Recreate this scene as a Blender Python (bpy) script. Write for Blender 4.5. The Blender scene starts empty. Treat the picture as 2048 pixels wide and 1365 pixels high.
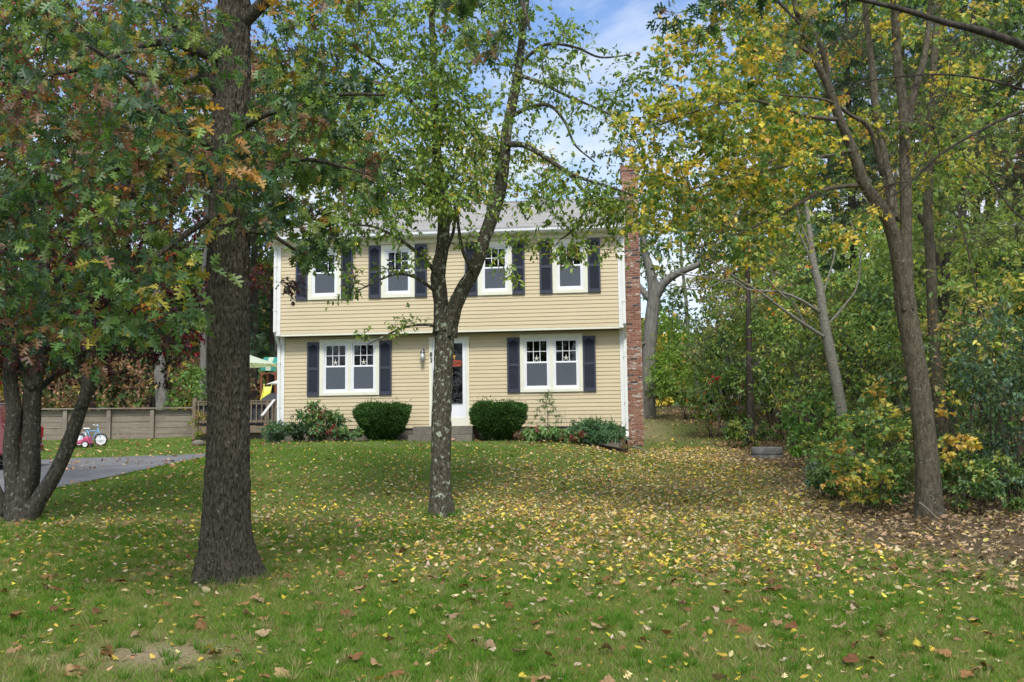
import bpy, math, numpy as np
from mathutils import Matrix, Vector
R_ = math.radians
sc = bpy.context.scene
rng = np.random.default_rng(7)

# ------------------------------------------------------------------ camera
F, PITCH, ROLL, EYE = 2000.0, .0937, .012, 1.6
fw = np.array([0, math.cos(PITCH), math.sin(PITCH)])
rt0 = np.array([1., 0, 0]); up0 = np.cross(rt0, fw)
RT = rt0*math.cos(ROLL) - up0*math.sin(ROLL)
UP = rt0*math.sin(ROLL) + up0*math.cos(ROLL)
CAM = np.array([0, 0, EYE])
cd = bpy.data.cameras.new('camera'); cam = bpy.data.objects.new('camera', cd)
sc.collection.objects.link(cam)
m = Matrix(((RT[0], UP[0], -fw[0], 0), (RT[1], UP[1], -fw[1], 0), (RT[2], UP[2], -fw[2], EYE), (0, 0, 0, 1)))
cam.matrix_world = m
cd.sensor_width = 36; cd.lens = 36*F/2048; cd.clip_start = .05; cd.clip_end = 2000
sc.camera = cam

# ------------------------------------------------------------------ sky, sun, exposure
SUN_EL, SUN_AZ = R_(52), R_(178)          # azimuth clockwise from +Y : behind the camera, a little to its right
w = bpy.data.worlds.new('World'); sc.world = w; w.use_nodes = True
nt = w.node_tree; nt.nodes.clear()
def N(nt, t, **k):
    n = nt.nodes.new(t)
    for a, v in k.items():
        if a == 'ins':
            for i, x in v.items(): n.inputs[i].default_value = x
        else: setattr(n, a, v)
    return n
def Lk(nt, a, b): nt.links.new(a, b)
sky = N(nt, 'ShaderNodeTexSky', sky_type='NISHITA', sun_disc=False, sun_elevation=SUN_EL, sun_rotation=SUN_AZ)
tc = N(nt, 'ShaderNodeTexCoord')
mp = N(nt, 'ShaderNodeMapping', ins={'Scale': (1, 1, 2.2), 'Location': (.62, .2, .1)})
no = N(nt, 'ShaderNodeTexNoise', ins={'Scale': 3.2, 'Detail': 9, 'Roughness': .58, 'Distortion': .25})
rp = N(nt, 'ShaderNodeValToRGB')
rp.color_ramp.elements[0].position = .40; rp.color_ramp.elements[0].color = (0, 0, 0, 1)
rp.color_ramp.elements[1].position = .60; rp.color_ramp.elements[1].color = (1, 1, 1, 1)
mx = N(nt, 'ShaderNodeMix', data_type='RGBA'); mx.inputs['B'].default_value = (3.9, 4.05, 4.35, 1)
tint = N(nt, 'ShaderNodeMix', data_type='RGBA', blend_type='MULTIPLY', ins={'Factor': 1}); tint.inputs['B'].default_value = (.70, .77, .88, 1)
bg = N(nt, 'ShaderNodeBackground', ins={'Strength': .145}); ow = N(nt, 'ShaderNodeOutputWorld')
Lk(nt, tc.outputs['Generated'], mp.inputs['Vector']); Lk(nt, mp.outputs[0], no.inputs['Vector'])
Lk(nt, no.outputs['Fac'], rp.inputs['Fac']); Lk(nt, rp.outputs['Color'], mx.inputs['Factor'])
Lk(nt, sky.outputs[0], tint.inputs['A']); Lk(nt, tint.outputs['Result'], mx.inputs['A']); Lk(nt, mx.outputs['Result'], bg.inputs['Color']); Lk(nt, bg.outputs[0], ow.inputs[0])
sl = bpy.data.lights.new('sun', 'SUN'); sl.energy = 1.9; sl.angle = R_(15); sl.color = (1, .97, .91)
so = bpy.data.objects.new('sun', sl); sc.collection.objects.link(so)
sd = Vector((math.sin(SUN_AZ)*math.cos(SUN_EL), math.cos(SUN_AZ)*math.cos(SUN_EL), math.sin(SUN_EL)))
so.rotation_euler = sd.to_track_quat('Z', 'Y').to_euler(); so.location = (0, -10, 30)
sc.view_settings.view_transform = 'Standard'; sc.view_settings.look = 'None'
sc.view_settings.gamma = 1; sc.view_settings.exposure = .87
sc.cycles.max_bounces = 6; sc.cycles.transparent_max_bounces = 12

# ------------------------------------------------------------------ placing helpers
def P(x, y, Y):
    d = fw + RT*(x-1024)/F - UP*(y-682.5)/F
    return CAM + d*(Y/d[1])
KY = [-200, 0, 6.5, 10, 16, 18, 20, 22, 23, 25, 26, 28, 30, 34, 38, 45, 60, 120, 400]
KC = [0, 0, 0, .18, .35, .53, .77, 1.06, 1.2, 1.46, 1.5, 1.5, 1.5, 1.75, 2.2, 2.8, 3.2, 4, 6]
KL = [0, 0, 0, .18, .35, .52, .73, .88, .93, 1.0, 1.03, 1.15, 1.3, 1.6, 2.05, 2.6, 3.1, 4, 6]
KR = [0, 0, 0, .18, .33, .45, .62, .8, .87, 1.0, 1.08, 1.18, 1.28, 1.7, 2.25, 2.8, 3.2, 4, 6]
def ss(a, b, x):
    t = np.clip((np.asarray(x, float)-a)/(b-a), 0, 1); return t*t*(3-2*t)
def vnoise(x, y, seed=0):
    x = np.asarray(x, float); y = np.asarray(y, float)
    xi = np.floor(x).astype(int); yi = np.floor(y).astype(int); fx = x-xi; fy = y-yi
    fx = fx*fx*(3-2*fx); fy = fy*fy*(3-2*fy)
    def h(a, b):
        n = (a*374761393 + b*668265263 + seed*69069) & 0x7fffffff
        n = ((n ^ (n >> 13))*1274126177) & 0x7fffffff
        return ((n ^ (n >> 16)) & 0xffff)/65535.
    return (h(xi, yi)*(1-fx)+h(xi+1, yi)*fx)*(1-fy)+(h(xi, yi+1)*(1-fx)+h(xi+1, yi+1)*fx)*fy
def zg(x, y):
    x = np.asarray(x, float); y = np.asarray(y, float)
    c, l, r = (np.interp(y, KY, k) for k in (KC, KL, KR))
    a = ss(-5.5, -9, x); b = ss(.8, 4, x)
    z = c*(1-a)*(1-b) + l*a + r*b
    amp = ss(29, 40, y)*.12+.035
    return z + (vnoise(x*.45, y*.45, 3)-.5)*amp + (vnoise(x*1.3, y*1.3, 4)-.5)*.02
def G(x, Y, dz=0.0):
    d = P(x, 870, Y); z = float(zg(d[0], Y))
    for _ in range(3):
        y = 682.5; # refine X for the height
        # solve pixel x for world (X, Y, z)
        a = np.array([0, Y, z])-CAM; dep = lambda X: (np.array([X, Y, z])-CAM)@fw
        X = d[0]
        for _ in range(4):
            q = np.array([X, Y, z])-CAM; px = 1024+F*(q@RT)/(q@fw); X += (x-px)*(q@fw)/F
        d = np.array([X, Y, z]); z = float(zg(X, Y))
    return np.array([X, Y, z+dz])

# ------------------------------------------------------------------ object helpers
col = sc.collection
def tag(o, label=None, cat=None, group=None, kind=None):
    if label: o['label'] = label
    if cat: o['category'] = cat
    if group: o['group'] = group
    if kind: o['kind'] = kind
    return o
def empty(name, loc=(0, 0, 0), rz=0, **k):
    o = bpy.data.objects.new(name, None); col.objects.link(o); o.location = [float(v) for v in loc]; o.rotation_euler.z = rz
    o.empty_display_size = .2
    return tag(o, **k)
class MB:
    def __init__(s): s.v = []; s.f = []; s.n = 0; s.mi = []; s.sm = []
    def add(s, v, f, mi=0, smooth=False):
        v = np.asarray(v, float).reshape(-1, 3); s.v.append(v)
        for q in f: s.f.append([i+s.n for i in q])
        s.mi += [mi]*len(f); s.sm += [smooth]*len(f); s.n += len(v); return s
    def box(s, x0, x1, y0, y1, z0, z1, mi=0):
        v = [(x, y, z) for z in (z0, z1) for y in (y0, y1) for x in (x0, x1)]
        return s.add(v, [(0, 2, 3, 1), (4, 5, 7, 6), (0, 1, 5, 4), (2, 6, 7, 3), (0, 4, 6, 2), (1, 3, 7, 5)], mi)
    def bar(s, a, b, w, h, mi=0):
        a = np.array(a, float); b = np.array(b, float); d = (b-a)/np.linalg.norm(b-a)
        ref = np.array([0, 0, 1.]) if abs(d[2]) < .95 else np.array([0, 1., 0])
        u = np.cross(d, ref); u /= np.linalg.norm(u); t = np.cross(u, d)
        v = [p+u*i*w/2+t*j*h/2 for p in (a, b) for j in (-1, 1) for i in (-1, 1)]
        return s.add(v, [(0, 2, 3, 1), (4, 5, 7, 6), (0, 1, 5, 4), (2, 6, 7, 3), (0, 4, 6, 2), (1, 3, 7, 5)], mi)
    def tube(s, pts, rad, sides=8, mi=0, cap=True, disp=None):
        pts = np.asarray(pts, float); n = len(pts); rad = np.broadcast_to(np.asarray(rad, float), (n,))
        t = np.gradient(pts, axis=0); t /= np.linalg.norm(t, axis=1)[:, None]+1e-9
        ref = np.array([0, 0, 1.]) if abs(t[:, 2]).mean() < .7 else np.array([1., 0, 0])
        u = np.cross(t, ref); u /= np.linalg.norm(u, axis=1)[:, None]+1e-9; v = np.cross(t, u)
        a = np.arange(sides)*2*math.pi/sides
        r = rad[:, None]*np.ones(sides)
        if disp is not None: r = disp(r, a, pts)
        V = pts[:, None]+(u[:, None]*np.cos(a)[None, :, None]+v[:, None]*np.sin(a)[None, :, None])*r[..., None]
        i = np.arange(n-1)[:, None]*sides; j = np.arange(sides)[None]; j2 = (j+1) % sides
        f = np.stack([i+j, i+j2, i+sides+j2, i+sides+j], -1).reshape(-1, 4).tolist()
        if cap: f += [list(range(sides))[::-1], list(range((n-1)*sides, n*sides))]
        return s.add(V.reshape(-1, 3), f, mi, True)
    def lathe(s, prof, sides=24, c=(0, 0, 0), mi=0):
        prof = np.array(prof, float); a = np.arange(sides)*2*math.pi/sides
        V = np.stack([prof[:, :1]*np.cos(a), prof[:, :1]*np.sin(a), prof[:, 1:]*np.ones(sides)], -1)+np.array(c)
        n = len(prof); i = np.arange(n-1)[:, None]*sides; j = np.arange(sides)[None]; j2 = (j+1) % sides
        return s.add(V.reshape(-1, 3), np.stack([i+j, i+j2, i+sides+j2, i+sides+j], -1).reshape(-1, 4).tolist(), mi, True)
    def prism(s, poly, y0, y1, mi=0):     # poly in (x,z), extruded along y
        n = len(poly); v = [(x, y0, z) for x, z in poly]+[(x, y1, z) for x, z in poly]
        f = [list(range(n)), list(range(n, 2*n))[::-1]]+[(i, i+n, (i+1) % n+n, (i+1) % n) for i in range(n)]
        return s.add(v, f, mi)
    def build(s, name, mats, parent=None, bevel=0, loc=None):
        v = np.concatenate(s.v)
        me = bpy.data.meshes.new(name)
        tot = np.array([len(q) for q in s.f], np.int32); lp = np.fromiter((i for q in s.f for i in q), np.int32)
        me.vertices.add(len(v)); me.vertices.foreach_set('co', v.astype(np.float32).ravel())
        me.loops.add(len(lp)); me.loops.foreach_set('vertex_index', lp)
        me.polygons.add(len(tot)); me.polygons.foreach_set('loop_start', np.concatenate([[0], np.cumsum(tot)[:-1]]).astype(np.int32))
        me.polygons.foreach_set('material_index', np.array(s.mi, np.int32)); me.polygons.foreach_set('use_smooth', np.array(s.sm, bool))
        for mm in (mats if isinstance(mats, (list, tuple)) else [mats]): me.materials.append(mm)
        me.update(calc_edges=True); me.validate()
        o = bpy.data.objects.new(name, me); col.objects.link(o); o.parent = parent
        if loc is not None: o.location = [float(q) for q in loc]
        if bevel:
            b = o.modifiers.new('b', 'BEVEL'); b.width = bevel; b.segments = 2; b.limit_method = 'ANGLE'
        return o
def big(name, v, loops, tot, mats, parent=None, colr=None, smooth=False, midx=None, loc=None):
    me = bpy.data.meshes.new(name)
    v = np.asarray(v, np.float32)
    if loc is not None: v = v-np.asarray(loc, np.float32)
    me.vertices.add(len(v)); me.vertices.foreach_set('co', v.ravel())
    me.loops.add(len(loops)); me.loops.foreach_set('vertex_index', loops.astype(np.int32))
    me.polygons.add(len(tot)); me.polygons.foreach_set('loop_start', np.concatenate([[0], np.cumsum(tot)[:-1]]).astype(np.int32))
    if smooth: me.polygons.foreach_set('use_smooth', np.ones(len(tot), bool))
    for mm in (mats if isinstance(mats, (list, tuple)) else [mats]): me.materials.append(mm)
    if midx is not None: me.polygons.foreach_set('material_index', midx.astype(np.int32))
    me.update(calc_edges=True)
    if colr is not None:
        at = me.color_attributes.new('col', 'FLOAT_COLOR', 'POINT')
        c4 = np.ones((len(v), 4), np.float32); c4[:, :3] = colr; at.data.foreach_set('color', c4.ravel())
    o = bpy.data.objects.new(name, me); col.objects.link(o); o.parent = parent
    return o
def copy_tree(o, parent=None):
    c = o.copy(); col.objects.link(c); c.parent = parent
    for ch in list(o.children): copy_tree(ch, c)
    return c

# ------------------------------------------------------------------ materials
def mat(name, base, rough=.6, spec=.5, metal=0, noise=None, bump=None, attr=False, trans=0, vary=None):
    """noise=(scale, colour2, lo, hi[, stretch]) mixes a second colour; bump=(scale, strength, stretch)"""
    mm = bpy.data.materials.new(name); mm.use_nodes = True; t = mm.node_tree; b = t.nodes['Principled BSDF']; out = t.nodes['Material Output']
    b.inputs['Base Color'].default_value = (*base, 1); b.inputs['Roughness'].default_value = rough
    b.inputs['Specular IOR Level'].default_value = spec; b.inputs['Metallic'].default_value = metal
    tc = N(t, 'ShaderNodeTexCoord'); csock = None
    if attr:
        a = N(t, 'ShaderNodeAttribute', attribute_name='col'); csock = a.outputs['Color']
    for q in (noise if isinstance(noise, list) else [noise] if noise else []):
        mpp = N(t, 'ShaderNodeMapping', ins={'Scale': q[4] if len(q) > 4 else (1, 1, 1)})
        nn = N(t, 'ShaderNodeTexNoise', ins={'Scale': q[0], 'Detail': 6, 'Roughness': .6})
        mr = N(t, 'ShaderNodeMapRange', ins={'From Min': q[2], 'From Max': q[3]})
        mi = N(t, 'ShaderNodeMix', data_type='RGBA'); mi.inputs['B'].default_value = (*q[1], 1)
        Lk(t, tc.outputs['Object'], mpp.inputs[0]); Lk(t, mpp.outputs[0], nn.inputs['Vector']); Lk(t, nn.outputs['Fac'], mr.inputs['Value']); Lk(t, mr.outputs[0], mi.inputs['Factor'])
        if csock: Lk(t, csock, mi.inputs['A'])
        else: mi.inputs['A'].default_value = (*base, 1)
        csock = mi.outputs['Result']
    if csock: Lk(t, csock, b.inputs['Base Color'])
    if bump:
        mpp = N(t, 'ShaderNodeMapping', ins={'Scale': bump[2] if len(bump) > 2 else (1, 1, 1)})
        nn = N(t, 'ShaderNodeTexNoise', ins={'Scale': bump[0], 'Detail': 5, 'Roughness': .65})
        bu = N(t, 'ShaderNodeBump', ins={'Strength': bump[1], 'Distance': bump[3] if len(bump) > 3 else .02})
        Lk(t, tc.outputs['Object'], mpp.inputs[0]); Lk(t, mpp.outputs[0], nn.inputs['Vector']); Lk(t, nn.outputs['Fac'], bu.inputs['Height']); Lk(t, bu.outputs[0], b.inputs['Normal'])
    if trans:
        tr = N(t, 'ShaderNodeBsdfTranslucent'); ms = N(t, 'ShaderNodeMixShader', ins={'Fac': trans})
        br = N(t, 'ShaderNodeMix', data_type='RGBA', blend_type='MULTIPLY', ins={'Factor': 1}); br.inputs['B'].default_value = (1.5, 1.5, .9, 1)
        if csock: Lk(t, csock, br.inputs['A'])
        else: br.inputs['A'].default_value = (*base, 1)
        Lk(t, br.outputs['Result'], tr.inputs['Color'])
        Lk(t, b.outputs[0], ms.inputs[1]); Lk(t, tr.outputs[0], ms.inputs[2]); Lk(t, ms.outputs[0], out.inputs['Surface'])
    return mm
M = {}
M['leaf'] = mat('leaf', (.1, .2, .05), .42, .38, attr=True, trans=.38)
M['leaf_matte'] = mat('leaf_matte', (.1, .2, .05), .65, .15, attr=True, trans=.38)
M['fallen'] = mat('fallen_leaf', (.3, .2, .1), .7, .15, attr=True, trans=.15, noise=(60, (.25, .14, .06), .55, .8))
M['blade'] = mat('grass_blade', (.1, .2, .05), .65, .12, attr=True, trans=.35)
def bark(name, c1, c2, lich, lo=.58, hi=.66, sc_=40, st=(1, 1, .22), rough=.9, lsc=22):
    mm = mat(name, c1, rough, .2, noise=[(sc_, c2, .35, .7, st), (lsc, lich, lo, hi, (1, 1, .8))], bump=(sc_*1.2, .9, st, .03)); return mm
M['oak_bark'] = bark('oak_bark', (.018, .015, .010), (.155, .132, .095), (.3, .31, .25), .645, .70, 60, (1, 1, .3), lsc=40)
M['cherry_bark'] = bark('cherry_bark', (.035, .03, .02), (.16, .14, .1), (.36, .41, .3), .57, .62, 42, (1, 1, .5), lsc=15)
M['maple_bark'] = bark('maple_bark', (.06, .05, .032), (.15, .13, .085), (.36, .36, .28), .62, .67, 22, (1, 1, .35), lsc=45)
M['jm_bark'] = bark('japanese_maple_bark', (.04, .035, .028), (.10, .09, .07), (.24, .26, .2), .58, .68, 25, (1, 1, .4))
M['pale_bark'] = bark('pale_bark', (.2, .185, .15), (.33, .31, .26), (.12, .1, .08), .64, .75, 14, (1, 1, 1.8))
M['grey_bark'] = bark('grey_bark', (.13, .12, .1), (.26, .25, .22), (.33, .35, .28), .62, .72, 14, (1, 1, .2))
M['dark_bark'] = bark('dark_bark', (.03, .025, .02), (.09, .075, .06), (.14, .14, .11), .62, .75, 16, (1, 1, .2))
M['twig'] = mat('twig', (.075, .06, .045), .85, .2)
M['pale_twig'] = mat('pale_twig', (.22, .2, .165), .85, .2)

def siding_mat(name, c): return mat(name, c, .5, .35, noise=[(.8, tuple(v*.86 for v in c), .35, .8, (1, 1, 3)), (9, tuple(v*.93 for v in c), .4, .8, (.15, 1, 1))], bump=(90, .06, (.06, 1, 1)))
M['siding'] = siding_mat('cream_vinyl_siding', (.64, .53, .335))
M['trim'] = mat('white_trim', (.78, .78, .74), .45, .4, noise=(5, (.66, .65, .58), .5, .85))
M['vinyl'] = mat('white_vinyl', (.82, .83, .84), .35, .5, noise=(3, (.74, .75, .76), .4, .8))
M['casing'] = mat('cream_casing', (.78, .76, .62), .45, .4, noise=(6, (.68, .65, .5), .5, .85))
M['shutter'] = mat('slate_blue_shutter', (.045, .052, .075), .45, .4, noise=(4, (.05, .055, .07), .4, .8))
M['dark'] = mat('dark_interior', (.03, .028, .026), .9, .1)
M['curtain'] = mat('sheer_curtain', (.55, .56, .58), .8, .2, noise=(14, (.4, .41, .43), .4, .7, (3, 1, .1)))
M['door'] = mat('brown_door', (.12, .095, .08), .5, .4, noise=(25, (.15, .12, .10), .4, .7, (3, 3, .2)))
M['concrete'] = mat('concrete', (.19, .17, .13), .9, .2, noise=[(3, (.10, .09, .07), .4, .7), (40, (.32, .3, .26), .5, .75)], bump=(60, .4))
M['metal'] = mat('pewter_metal', (.3, .3, .3), .35, .5, .8)
M['black'] = mat('black_iron', (.015, .015, .017), .5, .5)
M['lamp_glass'] = mat('lantern_glass', (.75, .76, .74), .15, .5)
M['wood'] = mat('weathered_wood', (.17, .13, .09), .85, .2, noise=[(6, (.26, .21, .15), .35, .7, (.3, 1, 5)), (2, (.11, .085, .06), .5, .8)], bump=(30, .4, (.1, 1, 4)))
M['wood_grey'] = mat('grey_weathered_board', (.21, .175, .14), .85, .2, noise=[(7, (.33, .28, .22), .35, .7, (.2, .2, 6)), (1.3, (.13, .105, .08), .45, .8)], bump=(30, .5, (.1, 1, 4)))
M['rail'] = mat('pale_rail', (.6, .6, .57), .6, .3)
M['sign_red'] = mat('red_sign_board', (.33, .06, .03), .6, .3, noise=(15, (.42, .1, .05), .4, .7))
M['ink'] = mat('dark_lettering', (.05, .03, .025), .6, .3)
M['gold'] = mat('yellow_star', (.55, .3, .05), .6, .3)
M['starfish'] = mat('white_starfish', (.75, .72, .62), .8, .2)
def glass_mat():
    mm = bpy.data.materials.new('window_glass'); mm.use_nodes = True; t = mm.node_tree; t.nodes.clear()
    o = N(t, 'ShaderNodeOutputMaterial'); tr = N(t, 'ShaderNodeBsdfTransparent', ins={'Color': (.62, .66, .68, 1)}); gl = N(t, 'ShaderNodeBsdfGlossy', ins={'Roughness': .02})
    fr = N(t, 'ShaderNodeFresnel', ins={'IOR': 1.5}); ms = N(t, 'ShaderNodeMixShader')
    Lk(t, fr.outputs[0], ms.inputs[0]); Lk(t, tr.outputs[0], ms.inputs[1]); Lk(t, gl.outputs[0], ms.inputs[2]); Lk(t, ms.outputs[0], o.inputs[0]); return mm
def screen_mat():
    mm = bpy.data.materials.new('insect_screen'); mm.use_nodes = True; t = mm.node_tree; t.nodes.clear()
    o = N(t, 'ShaderNodeOutputMaterial'); tr = N(t, 'ShaderNodeBsdfTransparent'); df = N(t, 'ShaderNodeBsdfDiffuse', ins={'Color': (.15, .17, .2, 1)})
    ms = N(t, 'ShaderNodeMixShader', ins={'Fac': .55}); Lk(t, tr.outputs[0], ms.inputs[1]); Lk(t, df.outputs[0], ms.inputs[2]); Lk(t, ms.outputs[0], o.inputs[0]); return mm
M['glass'] = glass_mat(); M['screen'] = screen_mat()
def brick_mat():
    mm = mat('mottled_red_brick', (.2, .07, .045), .85, .2); t = mm.node_tree; b = t.nodes['Principled BSDF']
    tc = N(t, 'ShaderNodeTexCoord'); sx = N(t, 'ShaderNodeSeparateXYZ'); ad = N(t, 'ShaderNodeMath', operation='ADD'); cx = N(t, 'ShaderNodeCombineXYZ')
    Lk(t, tc.outputs['Object'], sx.inputs[0]); Lk(t, sx.outputs[0], ad.inputs[0]); Lk(t, sx.outputs[1], ad.inputs[1]); Lk(t, ad.outputs[0], cx.inputs[0]); Lk(t, sx.outputs[2], cx.inputs[1])
    br = N(t, 'ShaderNodeTexBrick', ins={'Scale': 1, 'Mortar Size': .006, 'Brick Width': .21, 'Row Height': .068, 'Color1': (1, 1, 1, 1), 'Color2': (0, 0, 0, 1), 'Mortar': (.0, .0, .0, 1), 'Bias': 0})
    Lk(t, cx.outputs[0], br.inputs['Vector'])
    cr = N(t, 'ShaderNodeValToRGB'); cr.color_ramp.interpolation = 'CONSTANT'; e = cr.color_ramp.elements
    e[0].position = 0; e[0].color = (.07, .055, .055, 1); e[1].position = .09; e[1].color = (.22, .09, .058, 1)
    for p, c in ((.3, (.30, .135, .085, 1)), (.55, (.26, .105, .066, 1)), (.75, (.33, .16, .105, 1)), (.95, (.26, .12, .09, 1))):
        q = e.new(p); q.color = c
    Lk(t, br.outputs['Color'], cr.inputs[0])
    n2 = N(t, 'ShaderNodeTexNoise', ins={'Scale': 4.5, 'Detail': 5, 'Roughness': .75}); mp2 = N(t, 'ShaderNodeMapping', ins={'Scale': (1, 1, 3.2)}); Lk(t, tc.outputs['Object'], mp2.inputs[0]); Lk(t, mp2.outputs[0], n2.inputs['Vector'])
    mr = N(t, 'ShaderNodeMapRange', ins={'From Min': .56, 'From Max': .60}); Lk(t, n2.outputs['Fac'], mr.inputs['Value'])
    m1 = N(t, 'ShaderNodeMix', data_type='RGBA'); m1.inputs['B'].default_value = (.6, .56, .5, 1); Lk(t, mr.outputs[0], m1.inputs['Factor']); Lk(t, cr.outputs[0], m1.inputs['A'])
    m2 = N(t, 'ShaderNodeMix', data_type='RGBA'); m2.inputs['B'].default_value = (.34, .3, .26, 1); Lk(t, br.outputs['Fac'], m2.inputs['Factor']); Lk(t, m1.outputs['Result'], m2.inputs['A'])
    Lk(t, m2.outputs['Result'], b.inputs['Base Color'])
    bu = N(t, 'ShaderNodeBump', ins={'Strength': .8, 'Distance': .01}); iv = N(t, 'ShaderNodeMath', operation='SUBTRACT'); iv.inputs[0].default_value = 1; Lk(t, br.outputs['Fac'], iv.inputs[1]); Lk(t, iv.outputs[0], bu.inputs['Height']); Lk(t, bu.outputs[0], b.inputs['Normal'])
    return mm
M['brick'] = brick_mat()
def shingle_mat():
    mm = mat('grey_asphalt_shingle', (.36, .35, .34), .9, .2); t = mm.node_tree; b = t.nodes['Principled BSDF']
    tc = N(t, 'ShaderNodeTexCoord')
    br = N(t, 'ShaderNodeTexBrick', ins={'Scale': 1, 'Mortar Size': .006, 'Brick Width': .3, 'Row Height': .14, 'Color1': (.39, .365, .33, 1), 'Color2': (.29, .27, .245, 1), 'Mortar': (.2, .19, .18, 1)})
    nn = N(t, 'ShaderNodeTexNoise', ins={'Scale': 1.1, 'Detail': 4}); mr = N(t, 'ShaderNodeMapRange', ins={'From Min': .4, 'From Max': .75}); mi = N(t, 'ShaderNodeMix', data_type='RGBA'); mi.inputs['B'].default_value = (.3, .29, .29, 1)
    Lk(t, tc.outputs['Object'], br.inputs['Vector']); Lk(t, tc.outputs['Object'], nn.inputs['Vector']); Lk(t, nn.outputs['Fac'], mr.inputs['Value']); Lk(t, mr.outputs[0], mi.inputs['Factor']); Lk(t, br.outputs['Color'], mi.inputs['A']); Lk(t, mi.outputs['Result'], b.inputs['Base Color'])
    return mm
M['shingle'] = shingle_mat()

# ------------------------------------------------------------------ ground
WX = lambda Y: np.interp(Y, [0, 8, 10, 12.7, 17.5, 21, 30, 36, 45], [5.2, 4.9, 4.5, 4.6, 5.3, 6.0, 6.2, 6.3, 6.0])   # edge of the woods
def woods(x, y): return ss(-1.6, .8, x-WX(y)+(vnoise(x*.8, y*.8, 9)-.5)*1.4)
def drive_d(x, y):      # >0 on the driveway
    near = np.interp(x, [-40, -9.2, -8.1, -8.0, -7.4, -5.4], [13.5, 17.6, 19.6, 20.2, 23.6, 27.0])
    far = np.interp(x, [-40, -12, -9, -5.4], [26.5, 27.0, 28.2, 29.0])
    near = np.interp(x, [-40, -9.2, -8.8, -8.3, -7.9, -6.4, -5.3], [10, 18.0, 19.9, 21.5, 25.3, 27.6, 28.4])
    return np.minimum(y-near, far-y)
TH = .1186; HO = np.array([2.929, 26.10, 1.215]); HX = np.array([math.cos(TH), -math.sin(TH)]); HY = np.array([math.sin(TH), math.cos(TH)])
def hloc(x, y):
    dx = x-HO[0]; dy = y-HO[1]; return dx*HX[0]+dy*HX[1], dx*HY[0]+dy*HY[1]
def bed(x, y):          # mulch bed along the front of the house
    u, v = hloc(x, y)
    front = -1.35-.25*np.sin(u*1.1)-.35*ss(-3.5, -.5, u)
    return ((u > -9.7) & (u < .05) & (v > front) & (v < .3) & ~((u > -5.5) & (u < -3.7) & (v < -.3))).astype(float)
def leafden(x, y):      # how thickly the yellow leaves lie, 0..1
    a = ss(-7.5, .2, x-WX(y))*ss(8.0, 12.5, y)*(1-ss(25, 30, y))
    b = np.exp(-((x-.5)/6.5)**2-((y-16.5)/5.0)**2)*.55
    return np.clip(a+b, 0, 1)*(.55+.9*vnoise(x*.9, y*.9, 21))
gx = np.unique(np.concatenate([np.linspace(-160, -14, 40), np.linspace(-14, 12, 190), np.linspace(12, 160, 40)]))
gy = np.unique(np.concatenate([np.linspace(-60, 3, 20), np.linspace(3, 40, 240), np.linspace(40, 70, 40), np.linspace(70, 330, 20)]))
X, Y = np.meshgrid(gx, gy); Z = zg(X, Y)
dd = drive_d(X, Y); Z = Z-.05*ss(0, .25, dd)
nx, ny = len(gx), len(gy)
i, j = np.meshgrid(np.arange(nx-1), np.arange(ny-1)); a = (j*nx+i).ravel()
q = np.stack([a, a+1, a+nx+1, a+nx], -1)
gv = np.stack([X, Y, Z], -1).reshape(-1, 3)
litter = woods(X, Y); litter = np.maximum(litter, ss(30.5, 36, Y)*(1-ss(3.2, 4.6, X)*(1-ss(6.2, 7.4, X))*(1-ss(41, 46, Y))))
litter = np.where((X < -6.5), ss(34.3, 34.9, Y), litter)
dry = np.clip(leafden(X, Y)*.55+1.0*np.exp(-((X+2.6)/.75)**2-((Y-7.4)/.38)**2), 0, 1)
dry = np.maximum(dry, .75*np.exp(-((X-4.6)/1.0)**2)*ss(28, 33, Y)); dry = np.maximum(dry, .6*np.exp(-((X+7.2)/2.2)**2-((Y-15.3)/.9)**2))
gc = np.stack([litter, dry, bed(X, Y)], -1).reshape(-1, 3)
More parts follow.
